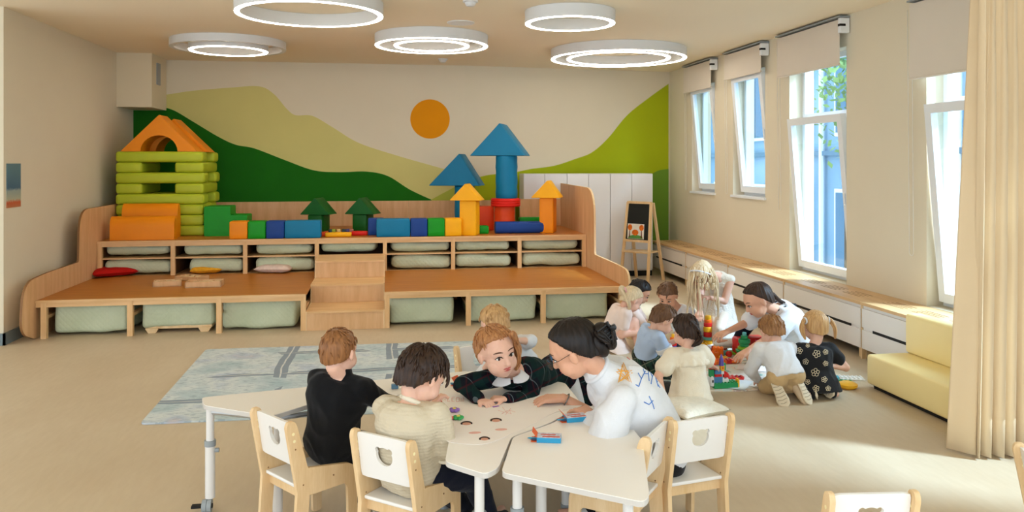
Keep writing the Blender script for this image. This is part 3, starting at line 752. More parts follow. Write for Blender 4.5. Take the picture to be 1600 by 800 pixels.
# green stepped block beside the log house
x0, x1, x2 = ony(320, 340, 11.45).x, ony(361, 340, 11.45).x, ony(387, 340, 11.45).x
mb = MB(); prism(mb, rounded([(x0, Z0), (x2, Z0), (x2, 1.13), (x1, 1.13), (x1, 1.25), (x0, 1.25)], .02, 3), 11.4, 11.8, 'y'); obj('foam_steps', mb, F_gr, tag_=('green stepped foam block beside the log house', 'block'))

# ---------------------------------------------------------------- cushions and boxes on the lower deck
M_redp, M_yelp, M_pinkp, M_crm = mat('red_cotton', (190, 24, 18), .8, .08, 20, .3, 60, .15), mat('yellow_cotton', (232, 166, 44), .8, .12, 30, .3, 60, .15), mat('pink_white_cotton', (222, 200, 188), .85, .08, 25, .3, 60, .15), mat('cream_quilted_cotton', (236, 226, 206), .85, .05, 20, .9, 40, .15)
def cushion(lab, c, a, b, h, m, rot=0, name='cushion', tilt=0):
    vs, fs = [], []; n = 20
    for s in (1, -1):
        for i in range(n + 1):
            for j in range(n + 1):
                u, v = -1 + 2 * i / n, -1 + 2 * j / n
                e = ((1 - u ** 4) * (1 - v ** 4)) ** .55
                pin = 1 - .10 * (u * u * (1 - v * v) + v * v * (1 - u * u)) - .0
                vs.append((u * a * (1 - .09 * (1 - v * v)) , v * b * (1 - .09 * (1 - u * u)), s * h * e * (1 + .05 * math.sin(9 * u + 3) * math.sin(7 * v)) + h * .8))
    N1 = (n + 1) ** 2
    for i in range(n):
        for j in range(n):
            q = i * (n + 1) + j; fs.append((q, q + n + 1, q + n + 2, q + 1)); fs.append((N1 + q, N1 + q + 1, N1 + q + n + 2, N1 + q + n + 1))
    m4 = Matrix.Translation(c) @ Matrix.Rotation(rot, 4, 'Z') @ Matrix.Rotation(tilt, 4, 'X')
    vs = [tuple(m4 @ Vector(p)) for p in vs]; mb = MB(); mb.add(vs, fs)
    zmin = min(v[2] for v in mb.v); mb.v = [(x, y, z - zmin + c[2]) for x, y, z in mb.v]
    return obj(name, mb, m, smooth=True, tag_=(lab, 'cushion'))
cushion('red cushion on the left lower deck', onz(175, 430, H1), .27, .27, .055, M_redp, .5)
cushion('yellow cushion beside the wooden boxes', onz(322, 426, H1), .2, .2, .05, M_yelp, .2)
cushion('pale pink cushion in front of the third bay', onz(432, 425, H1), .24, .2, .055, M_pinkp, -.2)
def tray(lab, px, py, w_, d_, h, rot, z=H1, beads=False):
    p = onz(px, py, z); t = thing('wooden_box', lab, 'box', p, 'open wooden boxes on the lower deck'); m = Matrix.Translation(p) @ Matrix.Rotation(rot, 4, 'Z')
    mb = MB(); box(mb, -w_ / 2, w_ / 2, -d_ / 2, d_ / 2, 0, .01, m); obj('bottom', mb, M_ply, t)
    for a in ((-w_ / 2, w_ / 2, -d_ / 2, -d_ / 2 + .012), (-w_ / 2, w_ / 2, d_ / 2 - .012, d_ / 2), (-w_ / 2, -w_ / 2 + .012, -d_ / 2, d_ / 2), (w_ / 2 - .012, w_ / 2, -d_ / 2, d_ / 2)):
        mb = MB(); box(mb, a[0], a[1], a[2], a[3], 0, h, m); obj('side_board', mb, M_panel, t)
    mb = MB(); rs = random.Random(int(px))
    for k in range(26):
        x, y = rs.uniform(-w_ / 2 + .03, w_ / 2 - .03), rs.uniform(-d_ / 2 + .03, d_ / 2 - .03); rbox(mb, x - .018, x + .018, y - .01, y + .01, .01, .01 + h * .75, .003, 1, m)
    obj('wooden_pieces', mb, M_ply, t, kind='stuff')
tray('left open wooden box of pieces on the lower deck', 262, 446, .31, .2, .06, .2)
tray('back open wooden box of pieces below the yellow cushion', 300, 437, .34, .22, .05, -.5)
tray('right and largest wooden box on the lower deck', 320, 447, .40, .24, .065, .05)

# ---------------------------------------------------------------- easel
def easel():
    fr, bl, br = Vector((3.97, 11.86, 0)), Vector((3.98, 12.46, 0)), Vector((4.30, 12.08, 0))
    fl = fr + (bl - br)
    wv = (fl - fr); top_c = (fr + fl + bl + br) / 4; H = 1.22
    tfr = Vector((4.06, 11.97, H)); tfl = tfr + wv * .85
    t = thing('chalk_easel', 'wooden children easel with black board by the wardrobes', 'easel', (top_c.x, top_c.y, 0))
    fl2 = fl
    def bar(a, b, n, wd=.022):
        mb = MB(); d = (b - a).normalized(); x, y = frame(d, wv.normalized()); vs = []
        for p in (a, b):
            for s, q in ((-1, -1), (1, -1), (1, 1), (-1, 1)): vs.append(p + x * wd * s + y * wd * .6 * q)
        mb.add(vs, [(0, 1, 2, 3), (7, 6, 5, 4)] + [(i, (i + 1) % 4, 4 + (i + 1) % 4, 4 + i) for i in range(4)]); return obj(n, mb, M_ply, t)
    bar(fr, tfr, 'leg'); bar(fl2, tfl, 'leg')
    off = Vector((.04, .03, 0)); bar(br, tfr + off, 'leg'); bar(bl, tfl + off, 'leg')
    a, b = tfr - (tfr - fr) * .02, tfl - (tfl - fl2) * .02
    bar(tfr, tfl, 'top_bar', .03); k = .49; ra, rb = tfr + (fr - tfr) * k, tfl + (fl2 - tfl) * k; bar(ra, rb, 'cross_bar', .03)
    # board
    n = (tfl - tfr).cross(fr - tfr).normalized(); 
    if n.dot(Vector((0, -1, 0))) < 0: n = -n
    q = [tfr, tfl, rb, ra]; mb = MB(); mb.add([p + n * .004 for p in q] + [p - n * .006 for p in q], [(0, 1, 2, 3), (7, 6, 5, 4)] + [(i, (i + 1) % 4, 4 + (i + 1) % 4, 4 + i) for i in range(4)]); obj('board', mb, mat('chalkboard', (22, 26, 24), .7), t)
    # shelf
    sa, sb = tfr + (fr - tfr) * .64, tfl + (fl2 - tfl) * .64; nn = Vector((n.x, n.y, 0)).normalized()
    mb = MB(); mb.add([p for p in (sa + nn * .06, sb + nn * .06, sb - nn * .3, sa - nn * .3)] + [p + Vector((0, 0, .02)) for p in (sa + nn * .06, sb + nn * .06, sb - nn * .3, sa - nn * .3)], [(0, 1, 2, 3), (7, 6, 5, 4)] + [(i, (i + 1) % 4, 4 + (i + 1) % 4, 4 + i) for i in range(4)]); obj('shelf', mb, M_ply, t)
    # picture leaning at the board foot
    u = (tfl - tfr).normalized(); v = (tfr - fr).normalized(); c0 = ra + u * .10 + v * .03 + n * .012
    def P(a_, b_, h=.0): return c0 + u * a_ + v * b_ + n * h
    pic = thing('child_painting', "child's painting of orange trees on the easel board", 'picture', c0)
    Wp, Hp = .30, .235
    mb = MB(); mb.add([P(0, 0), P(Wp, 0), P(Wp, Hp), P(0, Hp), P(0, 0, .003), P(Wp, 0, .003), P(Wp, Hp, .003), P(0, Hp, .003)], [(0, 1, 2, 3), (7, 6, 5, 4)] + [(i, (i + 1) % 4, 4 + (i + 1) % 4, 4 + i) for i in range(4)]); obj('sheet', mb, mat('drawing_paper', (232, 226, 214), .8), pic)
    def blob(nm, pts, m, h=.0045):
        mb = MB(); n_ = len(pts); mb.add([P(Wp - a_ * Wp, b_ * Hp, h) for a_, b_ in pts], [tuple(range(n_))]); obj(nm, mb, m, pic)
    def disc(x, y, rx, ry): return [(x + rx * math.cos(a_), y + ry * math.sin(a_)) for a_ in [2 * math.pi * i / 14 for i in range(14)]]
    po, pg, pb = mat('paint_orange', (222, 110, 20), .8, .25, 30), mat('paint_green', (90, 150, 70), .8, .2, 30), mat('paint_brown', (110, 50, 30), .8)
    blob('painted_grass', [(.05, .02), (.95, .02), (.9, .2), (.5, .28), (.1, .18)], pg)
    blob('painted_trunk', [(.1, .08), (.17, .08), (.16, .6), (.12, .6)], pb, .005); blob('painted_trunk', [(.82, .06), (.9, .06), (.87, .6), (.83, .6)], pb, .005)
    blob('painted_crown', disc(.15, .75, .14, .2), po, .0055); blob('painted_crown', disc(.85, .75, .14, .2), po, .0055); blob('painted_crown', disc(.48, .42, .2, .2), po, .0055)
easel()

# ---------------------------------------------------------------- rug with a road pattern
def _rug(nt, N, L, b):
    v = objco(N, L); tc = N.new('ShaderNodeTexCoord')
    base = ramp(N, L, noise_(N, L, v, 2.2, 6), [(.3, (164, 186, 190)), (.45, (192, 204, 206)), (.55, (210, 216, 214)), (.65, (184, 194, 206)), (.75, (214, 200, 200))])
    sp = N.new('ShaderNodeSeparateXYZ')
    wv = N.new('ShaderNodeMapping'); L.new(v, wv.inputs[0])
    ns = N.new('ShaderNodeTexNoise'); ns.inputs['Scale'].default_value = 1.2; L.new(v, ns.inputs['Vector'])
    ad = N.new('ShaderNodeMix'); ad.data_type = 'VECTOR'; ad.inputs[0].default_value = .10; L.new(v, ad.inputs[4]); L.new(ns.outputs['Color'], ad.inputs[5]); L.new(ad.outputs[1], sp.inputs[0])
    def road(src, s, off, wd):
        a = mathn(N, L, 'ABSOLUTE', mathn(N, L, 'SUBTRACT', mathn(N, L, 'FRACT', mathn(N, L, 'ADD', mathn(N, L, 'MULTIPLY', src, s), off)), .5))
        return mathn(N, L, 'LESS_THAN', a, wd), mathn(N, L, 'LESS_THAN', a, wd * .12)
    gate = mathn(N, L, 'GREATER_THAN', noise_(N, L, v, .9, 1), .47)
    gate2 = mathn(N, L, 'LESS_THAN', noise_(N, L, v, .8, 1), .52)
    r1, l1 = road(sp.outputs[0], 1.15, .1, .06); r2, l2 = road(sp.outputs[1], 1.5, .3, .07)
    r1 = mathn(N, L, 'MULTIPLY', r1, gate); r2 = mathn(N, L, 'MULTIPLY', r2, gate2); l1 = mathn(N, L, 'MULTIPLY', l1, gate); l2 = mathn(N, L, 'MULTIPLY', l2, gate2)
    rr = mathn(N, L, 'MAXIMUM', r1, r2); ll = mathn(N, L, 'MAXIMUM', l1, l2)
    c = mixc(N, L, mathn(N, L, 'MULTIPLY', rr, .85), base, (128, 138, 150)); c = mixc(N, L, mathn(N, L, 'MULTIPLY', ll, .9), c, (214, 214, 208))
    fine = mathn(N, L, 'GREATER_THAN', noise_(N, L, objco(N, L, (4, 12, 3)), 4, 6), .56)
    c = mixc(N, L, mathn(N, L, 'MULTIPLY', fine, .5), c, (146, 160, 170)); L.new(c, b.inputs['Base Color'])
M_rug = nodes('road_rug', _rug, .95, .1)
mb = MB(); prism(mb, rounded([(-1.72, 5.97), (1.2, 5.97), (1.2, 8.2), (-1.76, 8.24)], .05, 4), 0.001, .014)
rug = obj('play_rug', mb, M_rug, tag_=('pale grey-blue rug with a printed road map in front of the podium', 'rug'))
# sofa
M_sofa = mat('yellow_vinyl', (254, 232, 166), .45, .02, 2, .04, 200, .4)
t = thing('foam_sofa', 'pale yellow low children sofa beside the beige curtain', 'sofa', (4.13, 5.1, 0))
mb = MB(); rbox(mb, 3.90, 4.375, 4.62, 6.06, .035, .275, .02, 3, puff=.004); obj('seat', mb, M_sofa, t, smooth=40)
mb = MB(); rbox(mb, 4.245, 4.385, 4.62, 6.06, .277, .60, .025, 3, puff=.004); obj('backrest', mb, M_sofa, t, smooth=40)
mb = MB(); box(mb, 3.94, 4.35, 4.66, 6.02, 0, .035); obj('plinth', mb, M_dark, t)
# curtain
M_curt = mat('beige_curtain', (228, 203, 166), .85, .02, 3, .12, 300, .15, sheen=.15)
M_curtd = mat('brown_curtain', (150, 112, 62), .85, .04, 3, .12, 300, .15)
def curtain(x0, y0, x1, y1, folds, amp, z0, z1, m, t, name, ends=0):
    vs, fs = [], []; nx, nz = folds * 14, 14; d = Vector((x1 - x0, y1 - y0, 0)); nrm = Vector((-d.y, d.x, 0)).normalized()
    for k in range(nz + 1):
        z = z0 + (z1 - z0) * k / nz; q = k / nz; sq = 1 - .12 * q
        for i in range(nx + 1):
            u = i / nx; ph = u * folds * 2 * math.pi
            a = amp * (1 - .25 * q) * (abs(math.sin(ph / 2)) ** .45 * 2 - 1.0) * (1 + .25 * math.sin(u * 17))
            p = Vector((x1, y1, 0)) - d * (1 - u) * sq + nrm * a + d.normalized() * .012 * math.sin(ph * 2 + q * 3) 
            vs.append((p.x, p.y, z))
    for k in range(nz):
        for i in range(nx): q = k * (nx + 1) + i; fs.append((q, q + 1, q + nx + 2, q + nx + 1))
    mb = MB(); mb.add(vs, fs); o = obj(name, mb, m, t, smooth=True)
    md = o.modifiers.new('thick', 'SOLIDIFY'); md.thickness = .006; return o
t = thing('pleated_curtain', 'floor-length pleated beige divider curtain on the right', 'curtain', (3.9, 4.5, 0))
mb = MB()
hem = [onz(1480, 706, 0), onz(1524, 716, 0)]
vs, fs = [], []
for k in range(15):
    z = .02 + (CEIL - .03) * k / 14; q = k / 14
    for i in range(13):
        u = i / 12; p = hem[0].lerp(hem[1], u) + Vector((.20 * q * (1 - u * .4), 0, 0)) + Vector((0, .012 * math.sin(u * 5 + 1), 0)); vs.append((p.x, p.y, z))
for k in range(14):
    for i in range(12): a = k * 13 + i; fs.append((a, a + 1, a + 14, a + 13))
mb.add(vs, fs); o = obj('leading_edge', mb, M_curt, t, smooth=True); md = o.modifiers.new('thick', 'SOLIDIFY'); md.thickness = .006
curtain(3.63, 4.50, 4.02, 4.46, 5, .045, .015, CEIL - .01, M_curt, t, 'curtain_panel')
curtain(4.0, 4.5, 4.45, 4.3, 3, .04, .015, CEIL - .01, M_curt, t, 'curtain_panel')
# ---------------------------------------------------------------- tables and chairs
TZ = .57
M_ttop = mat('table_top_white', (240, 234, 226), .38, .01, 3, spec=.4)
M_tedge = mat('table_edge_grey', (206, 200, 192), .5, .01)
M_tleg = mat('table_leg_white', (226, 222, 216), .4, 0)
def table(lab, poly, legs, wheel=()):
    cx = sum(p[0] for p in poly) / len(poly); cy = sum(p[1] for p in poly) / len(poly)
    t = thing('trapezoid_table', lab, 'table', (cx, cy, 0), 'white trapezoid tables pushed together')
    pl = rounded(poly, .035, 4)
    mb = MB(); prism(mb, pl, TZ - .003, TZ); tp = obj('tabletop', mb, M_ttop, t)
    mb = MB(); prism(mb, pl, TZ - .024, TZ - .003); obj('edge_band', mb, M_tedge, tp)
    mb = MB()
    for i in range(len(legs)):
        a, b = Vector(legs[i] + (TZ - .045,)), Vector(legs[(i + 1) % len(legs)] + (TZ - .045,)); tube(mb, [a, b], .014, 8)
    obj('under_frame', mb, M_metal, t, smooth=40)
    for i, (x, y) in enumerate(legs):
        z0 = .07 if i in wheel else 0
        mb = MB(); tube(mb, [(x, y, .33), (x, y, TZ - .024)], .021, 14); tube(mb, [(x, y, z0), (x, y, .36)], .026, 14); lg = obj('leg', mb, M_tleg, t, smooth=40)
        mb = MB(); tube(mb, [(x, y, .345), (x, y, .375)], .03, 14); tube(mb, [(x, y, .32), (x + .045, y, .32)], .012, 8); obj('collar', mb, M_grey, lg, smooth=40)
        if i in wheel:
            mb = MB(); tube(mb, [(x - .035, y - .02, .034), (x - .012, y - .02, .034)], .034, 18); tube(mb, [(x - .01, y - .02, .034), (x + .012, y - .02, .034)], .034, 18); obj('caster', mb, M_grey, lg, smooth=40)
            mb = MB(); tube(mb, [(x - .04, y - .02, .034), (x + .017, y - .02, .034)], .013, 10); box(mb, x - .09, x - .03, y - .035, y, .028, .04); obj('caster_hub', mb, M_dark, lg)
        else:
            mb = MB(); tube(mb, [(x, y, 0), (x, y, .02)], .03, 12); obj('foot_cap', mb, M_grey, lg, smooth=40)
table('left white table with a wheeled leg, mostly empty', [(-1.0, 4.57), (-.955, 4.42), (-.58, 4.18), (-.40, 4.36), (.03, 4.42), (.5, 4.9)], [(-.93, 4.45), (-.56, 4.28), (.0, 4.5), (.40, 4.80)], wheel=(0,))
table('middle white table under most of the drawing sheet', [(.245, 3.43), (.40, 3.265), (.462, 3.33), (.572, 3.69), (.79, 3.86), (1.02, 4.12), (1.02, 4.55), (.506, 4.9), (.037, 4.415), (.26, 4.02), (.29, 3.75)], [(.30, 4.3), (.385, 3.36), (.95, 4.2), (.5, 4.75)])
table('right white table with two crayon boxes nearest the camera', [(.466, 3.275), (.955, 2.905), (.995, 2.955), (1.16, 3.54), (1.18, 3.95), (1.03, 4.11), (.80, 3.85), (.58, 3.685)], [(.55, 3.38), (.93, 3.02), (1.09, 3.9), (.72, 3.72)])
mb = MB()
for x, y in ((.505, 3.42), (.69, 3.5)): tube(mb, [(x, y, 0), (x, y, TZ - .03)], .03, 14)

# ---- kindergarten chair (local frame: back towards -y, seat towards +y)
def bear():
    pts = []
    for i in range(64):
        a = 2 * math.pi * i / 64; x, y = .047 * math.cos(a), .043 * math.sin(a)
        for s in (-1, 1):
            ex, ey = s * .034, .030; d = math.hypot(x - ex, y - ey)
            e = math.atan2(y, x); ea = math.atan2(ey, ex); df = abs((e - ea + math.pi) % (2 * math.pi) - math.pi)
            if df < .32: k = math.cos(df / .32 * math.pi / 2) ** .5 * .30; x *= 1 + k; y *= 1 + k
        pts.append((x, y))
    return pts
CW = .345
def make_chair(lab, hz=None):
    t = thing('kindergarten_chair', lab, 'chair', (0, 0, 0), 'white and birch kindergarten chairs')
    lean = lambda z: -.155 - max(0, z - .28) * .16
    # backrest with a bear-head hand hole
    z0, z1, th = .40, .615, .016; hole = [(x, y + (z0 + z1) / 2 + .01) for x, y in bear()]
    out = []
    xw, zc = CW / 2 - .024, (z0 + z1) / 2 + .01
    for i in range(64):
        a = 2 * math.pi * i / 64; c, s = math.cos(a), math.sin(a)
        zt = (z1 - zc) if s > 0 else (zc - z0); k = min(xw / max(abs(c), 1e-6), zt / max(abs(s), 1e-6)); out.append((c * k, zc + s * k))
    for cxn, czn in ((1, 1), (-1, 1), (-1, -1), (1, -1)):
        cz = z1 if czn > 0 else z0; i = min(range(64), key=lambda q: (out[q][0] - cxn * xw) ** 2 + (out[q][1] - cz) ** 2); out[i] = (cxn * (xw - .004), cz - czn * .004)
    vs = []
    for dy in (-th / 2, th / 2):
        vs += [(x, lean(z) + dy, z) for x, z in out] + [(x, lean(z) + dy, z) for x, z in hole]
    n = 64; fs = []
    for i in range(n):
        j = (i + 1) % n; fs += [(i, j, n + j, n + i), (2 * n + i, 3 * n + i, 3 * n + j, 2 * n + j), (i, 2 * n + i, 2 * n + j, j), (n + i, n + j, 3 * n + j, 3 * n + i)]
    mb = MB(); mb.add(vs, fs); obj('backrest', mb, M_whitew, t, local=True)
    for s in (-1, 1):
        xa, xb = s * (CW / 2 - .022), s * CW / 2; xa, xb = min(xa, xb), max(xa, xb)
        # rear stile
        pl = [(lean(.62) - .032, .60), (lean(.62) - .022, .625), (lean(.62) + .012, .625), (lean(.62) + .026, .60), (-.125, .385), (-.10, .36), (-.115, .25), (-.135, 0), (-.20, 0), (-.182, .28)]
        mb = MB(); prism(mb, rounded(pl, .012, 3), xa, xb, 'x'); f = obj('side_frame', mb, M_ply, t, local=True)
        pl = [(-.125, .385), (.11, .345), (.145, .325), (.16, .29), (.165, 0), (.112, 0), (.105, .23), (.09, .25), (-.12, .25)]
        mb = MB(); prism(mb, rounded(pl, .014, 3), xa + .001, xb - .001, 'x'); obj('front_leg', mb, M_ply, f, local=True)
        mb = MB()
        for zz in (.565, .53):
            tube(mb, [(xa - .001, lean(zz) - .004, zz), (xb + .001, lean(zz) - .004, zz)], .0075, 10)
        obj('dowel_end', mb, mat('pale_dowel', (248, 232, 180), .5), f, local=True)
        mb = MB()
        for yy, zz in ((lean(.49) - .004, .49), (-.15, .31), (.02, .31)): tube(mb, [(xa - .0012, yy, zz), (xb + .0012, yy, zz)], .004, 8)
        obj('screw_cap', mb, M_edge, f, local=True)
    mb = MB(); rbox(mb, -CW / 2 + .023, CW / 2 - .023, -.165, .165, .285, .302, .005, 2); obj('seat', mb, M_whitew, t, local=True)
    for y0, y1, a, b in ((.125, .143, .235, .284), (-.14, -.122, .23, .284)):
        mb = MB(); box(mb, -CW / 2 + .022, CW / 2 - .022, y0, y1, a, b); obj('cross_rail', mb, M_ply, t, local=True)
    return t
chair0 = make_chair('kindergarten chair under the boy in the black sweater')
_used = [0]
def place(pl, pr, lab, z=.62):
    """pl, pr: photograph pixels of the two upper back corners, left and right as seen from behind the chair."""
    a, b = onz(pl[0], pl[1], z), onz(pr[0], pr[1], z); m = (a + b) / 2; d = (b - a); d.z = 0; d.normalize()
    rz = math.atan2(d.y, d.x); f = Vector((-d.y, d.x, 0)); loc = m + f * .209; loc.z = 0
    if not _used[0]: chair0.location = loc; chair0.rotation_euler = (0, 0, rz); chair0['label'] = lab; _used[0] = 1; return chair0
    return dup(chair0, loc, rz, lab)
CH1 = place((399, 637), (457, 661), 'leftmost chair, under the boy in the black sweater')
CH2 = place((546, 668), (654, 692), 'chair behind the boy in the beige polo shirt')
CH3 = place((1050, 658), (1141, 646), 'empty chair with a white seat right of the teacher at the table')
CH4 = place((1010, 682), (1041, 655), 'chair seen edge-on under the teacher in the white sweatshirt')
CH5 = place((1285, 770), (1438, 767), 'chair cut off by the lower edge of the picture, lower right')
CH6 = place((1592, 690), (1632, 740), 'chair cut off by the right edge of the picture')
c7 = onz(885, 540, .62); CH7 = dup(chair0, (c7.x + .05, c7.y - .02, 0), math.radians(172), 'chair behind the table whose back hole shows beside the teacher')
CH7.location = (c7.x + .03, c7.y - .25 + .02, 0)
c8 = W(800, 600, 5.2); CH8 = dup(chair0, (c8.x - .12, c8.y + .05, 0), math.radians(200), 'chair under the small blond child behind the girl in plaid')

# ---- drawing sheet
def _paper(nt, N, L, b):
    v = objco(N, L); f = noise_(N, L, v, 5, 3); L.new(ramp(N, L, f, [(.3, (243, 234, 228)), (.72, (247, 240, 232)), (.85, (243, 224, 216))]), b.inputs['Base Color'])
M_paper = nodes('drawing_sheet', _paper, .8, .2)
pp = [(700, 691), (724, 694), (752, 695), (778, 688), (800, 678), (830, 665), (858, 649), (880, 641), (906, 636), (907, 630), (880, 622), (845, 612), (800, 600), (745, 598), (700, 604), (672, 610), (668, 622), (672, 645), (684, 675)]
pl = [(onz(x, y, TZ).x, onz(x, y, TZ).y) for x, y in smooth_line(pp + [pp[0]], 3)[:-1]]
mb = MB(); prism(mb, pl, TZ + .0006, TZ + .0022); sheet = obj('drawing_sheet', mb, M_paper, tag_=('large sheet of white drawing paper with faint crayon drawings', 'paper'))
PZ = TZ + .0026
def ink(name, m, strokes, z, parent, rad=.0016):
    mb = MB()
    for s in strokes: tube(mb, [onz(x, y, z) for x, y in s], rad, 4)
    return obj(name, mb, m, parent)
M_inkr = mat('crayon_red', (214, 130, 110), .8, 0); M_inkb = mat('crayon_blue', (60, 110, 170), .8, 0); M_inkd = mat('print_dark', (50, 34, 28), .8, 0); M_skinp = mat('print_skin', (216, 160, 136), .8, 0); M_inkp = mat('crayon_pink', (232, 178, 164), .8, 0)
def glyphs(x0, y0, dx, h, n, seed, dy=0):
    rs = random.Random(seed); out = []
    for k in range(n):
        x = x0 + k * dx; y = y0 + k * dy; g = [[(0, 1), (0, 0), (.6, 1), (.6, 0)], [(0, 1), (0, 0), (.6, 0), (.6, 1), (0, 1)], [(0, 1), (.3, 0), (.6, 1)], [(.6, 0), (0, 0), (0, 1), (.6, 1)], [(0, 0), (0, 1), (0, .5), (.6, 0), (0, .5), (.6, 1)]][rs.randrange(5)]
        out.append([(x + a * dx, y + (b - .5) * h) for a, b in g])
    return out
ink('crayon_lettering', M_inkr, glyphs(678, 623, 7, 6, 7, 4, .3), PZ, sheet, .0011)
ink('crayon_scribble', M_inkp, [[(778 + 3 * i + (i % 2) * 6, 641 + 3 * (i % 3)) for i in range(8)], [(785, 636), (792, 645), (798, 638), (790, 648)]], PZ, sheet, .0011)
for px, py, w_ in ((729, 662, 7), (775, 657, 7), (757, 686, 6)):
    p = onz(px, py, PZ)
    mb = MB(); ellip(mb, p, (w_ * .0032, w_ * .0032, .0008)); f = obj('printed_face', mb, M_skinp, sheet)
    mb = MB(); tube(mb, [p + Vector((w_ * .0036 * math.cos(a), w_ * .0036 * math.sin(a), .0005)) for a in [math.pi * (-.1 + 1.2 * i / 10) for i in range(11)]], .0045, 6); obj('printed_hair', mb, M_inkd, sheet)
for px, py in ((742, 676), (783, 671), (700, 672)):
    p = onz(px, py, PZ); mb = MB(); ellip(mb, p, (.03, .016, .0006)); obj('crayon_smudge', mb, M_inkp, sheet)
# ---- things on the tables
def small(name, lab, cat, m, grp=None, px=0, py=0, build=None, sm=True):
    p = onz(px, py, TZ + .0022); mb = MB(); build(mb, p); return obj(name, mb, m, smooth=40 if sm else False, tag_=(lab, cat, grp))
def flower(lab, px, py, c, cc):
    p = onz(px, py, TZ + .0024); t = thing('felt_flower', lab, 'toy flower', p, 'small coloured toy flowers on the sheet')
    for k in range(5):
        a = 2 * math.pi * k / 5; mb = MB(); ellip(mb, p + Vector((.016 * math.cos(a), .016 * math.sin(a), .009)), (.013, .013, .009), nu=12, nv=8); obj('petal', mb, mat('petal_%s' % str(c[0]), c, .6, .05), t, smooth=True)
    mb = MB(); ellip(mb, p + Vector((0, 0, .014)), (.010, .010, .008), nu=12, nv=8); obj('flower_centre', mb, mat('petal_centre', cc, .6), t, smooth=True)
flower('purple toy flower on the drawing sheet', 710, 643, (150, 110, 190), (236, 214, 100))
flower('coral toy flower on the drawing sheet', 700, 656, (236, 100, 96), (240, 190, 80))
flower('green toy flower on the drawing sheet', 716, 655, (60, 170, 90), (240, 160, 70))
def leaf(mb, p):
    for s in (0, 1): tube(mb, [p + Vector((-.035, -.02 + .01 * s, .005)), p + Vector((0, 0, .012)), p + Vector((.04, .035 - .02 * s, .007))], [.004, .009, .003], 8)
small('toy_leaf', 'green toy leaf beside the coral flower', 'toy leaf', mat('leaf_toy', (70, 170, 80), .6), None, 686, 646, leaf)
flower('cream toy flower above the green leaf', 690, 638, (244, 228, 190), (244, 190, 60))
def crayonbox(lab, px, py, rot, open_=True):
    p = onz(px, py, TZ + .001); t = thing('crayon_box', lab, 'crayon box', p, 'blue and orange crayon boxes'); m = Matrix.Translation(p) @ Matrix.Rotation(rot, 4, 'Z')
    mb = MB(); box(mb, -.055, .055, -.035, .035, 0, .022, m); obj('carton', mb, mat('carton_blue', (46, 148, 190), .5, .04), t)
    mb = MB(); box(mb, -.055, .054, -.034, .034, .022, .0232, m); obj('carton_print', mb, mat('carton_pale', (200, 200, 214), .5, .3, 60), t)
    mb = MB(); box(mb, -.03, .05, -.026, -.012, .0232, .0238, m); box(mb, -.04, .03, .004, .016, .0232, .0238, m); obj('print_stripe', mb, mat('carton_red', (196, 80, 60), .5, .2, 90), t)
    mb = MB(); box(mb, -.082, -.055, -.034, .034, .002, .004, m); m2 = m @ Matrix.Translation((-.055, 0, .022)) @ Matrix.Rotation(.9, 4, 'Y'); box(mb, -.035, 0, -.034, .034, 0, .0015, m2); obj('open_flap', mb, mat('carton_orange', (226, 96, 34), .5, .1, 40), t)
    for k, c in enumerate(((40, 60, 90), (60, 150, 180), (210, 90, 40), (90, 60, 50))):
        mb = MB(); y = -.026 + .017 * k; ln = (.03, .045, .02, .012)[k]
        vs0 = len(mb.v); tube(mb, [(-.052, y, .011), (-.055 - ln + .01, y, .011), (-.055 - ln, y, .011)], [.0045, .0045, .0012], 8); xf(mb, m, vs0); obj('crayon', mb, mat('crayon_%d' % k, c, .5), t, smooth=30)
crayonbox('open crayon box lying in the middle of the right table', 858, 688, -.25)
crayonbox("crayon box by the teacher's elbow", 899, 656, .1)
crayonbox('crayon box with orange end near the far table edge', 728, 604, -.6)
def cube_(mb, p): rbox(mb, p.x - .02, p.x + .02, p.y - .015, p.y + .015, p.z, p.z + .025, .003, 1)
small('toy_block', 'small blue-white block behind the boy in beige', 'block', mat('blk_blue', (90, 130, 160), .5), None, 617, 607, cube_)
small('orange_crayon', 'orange crayon stub at the far table edge', 'crayon', mat('cray_or', (236, 110, 30), .5), None, 716, 597, lambda mb, p: tube(mb, [p + Vector((-.025, .01, .006)), p + Vector((.03, -.012, .006))], .0065, 8))
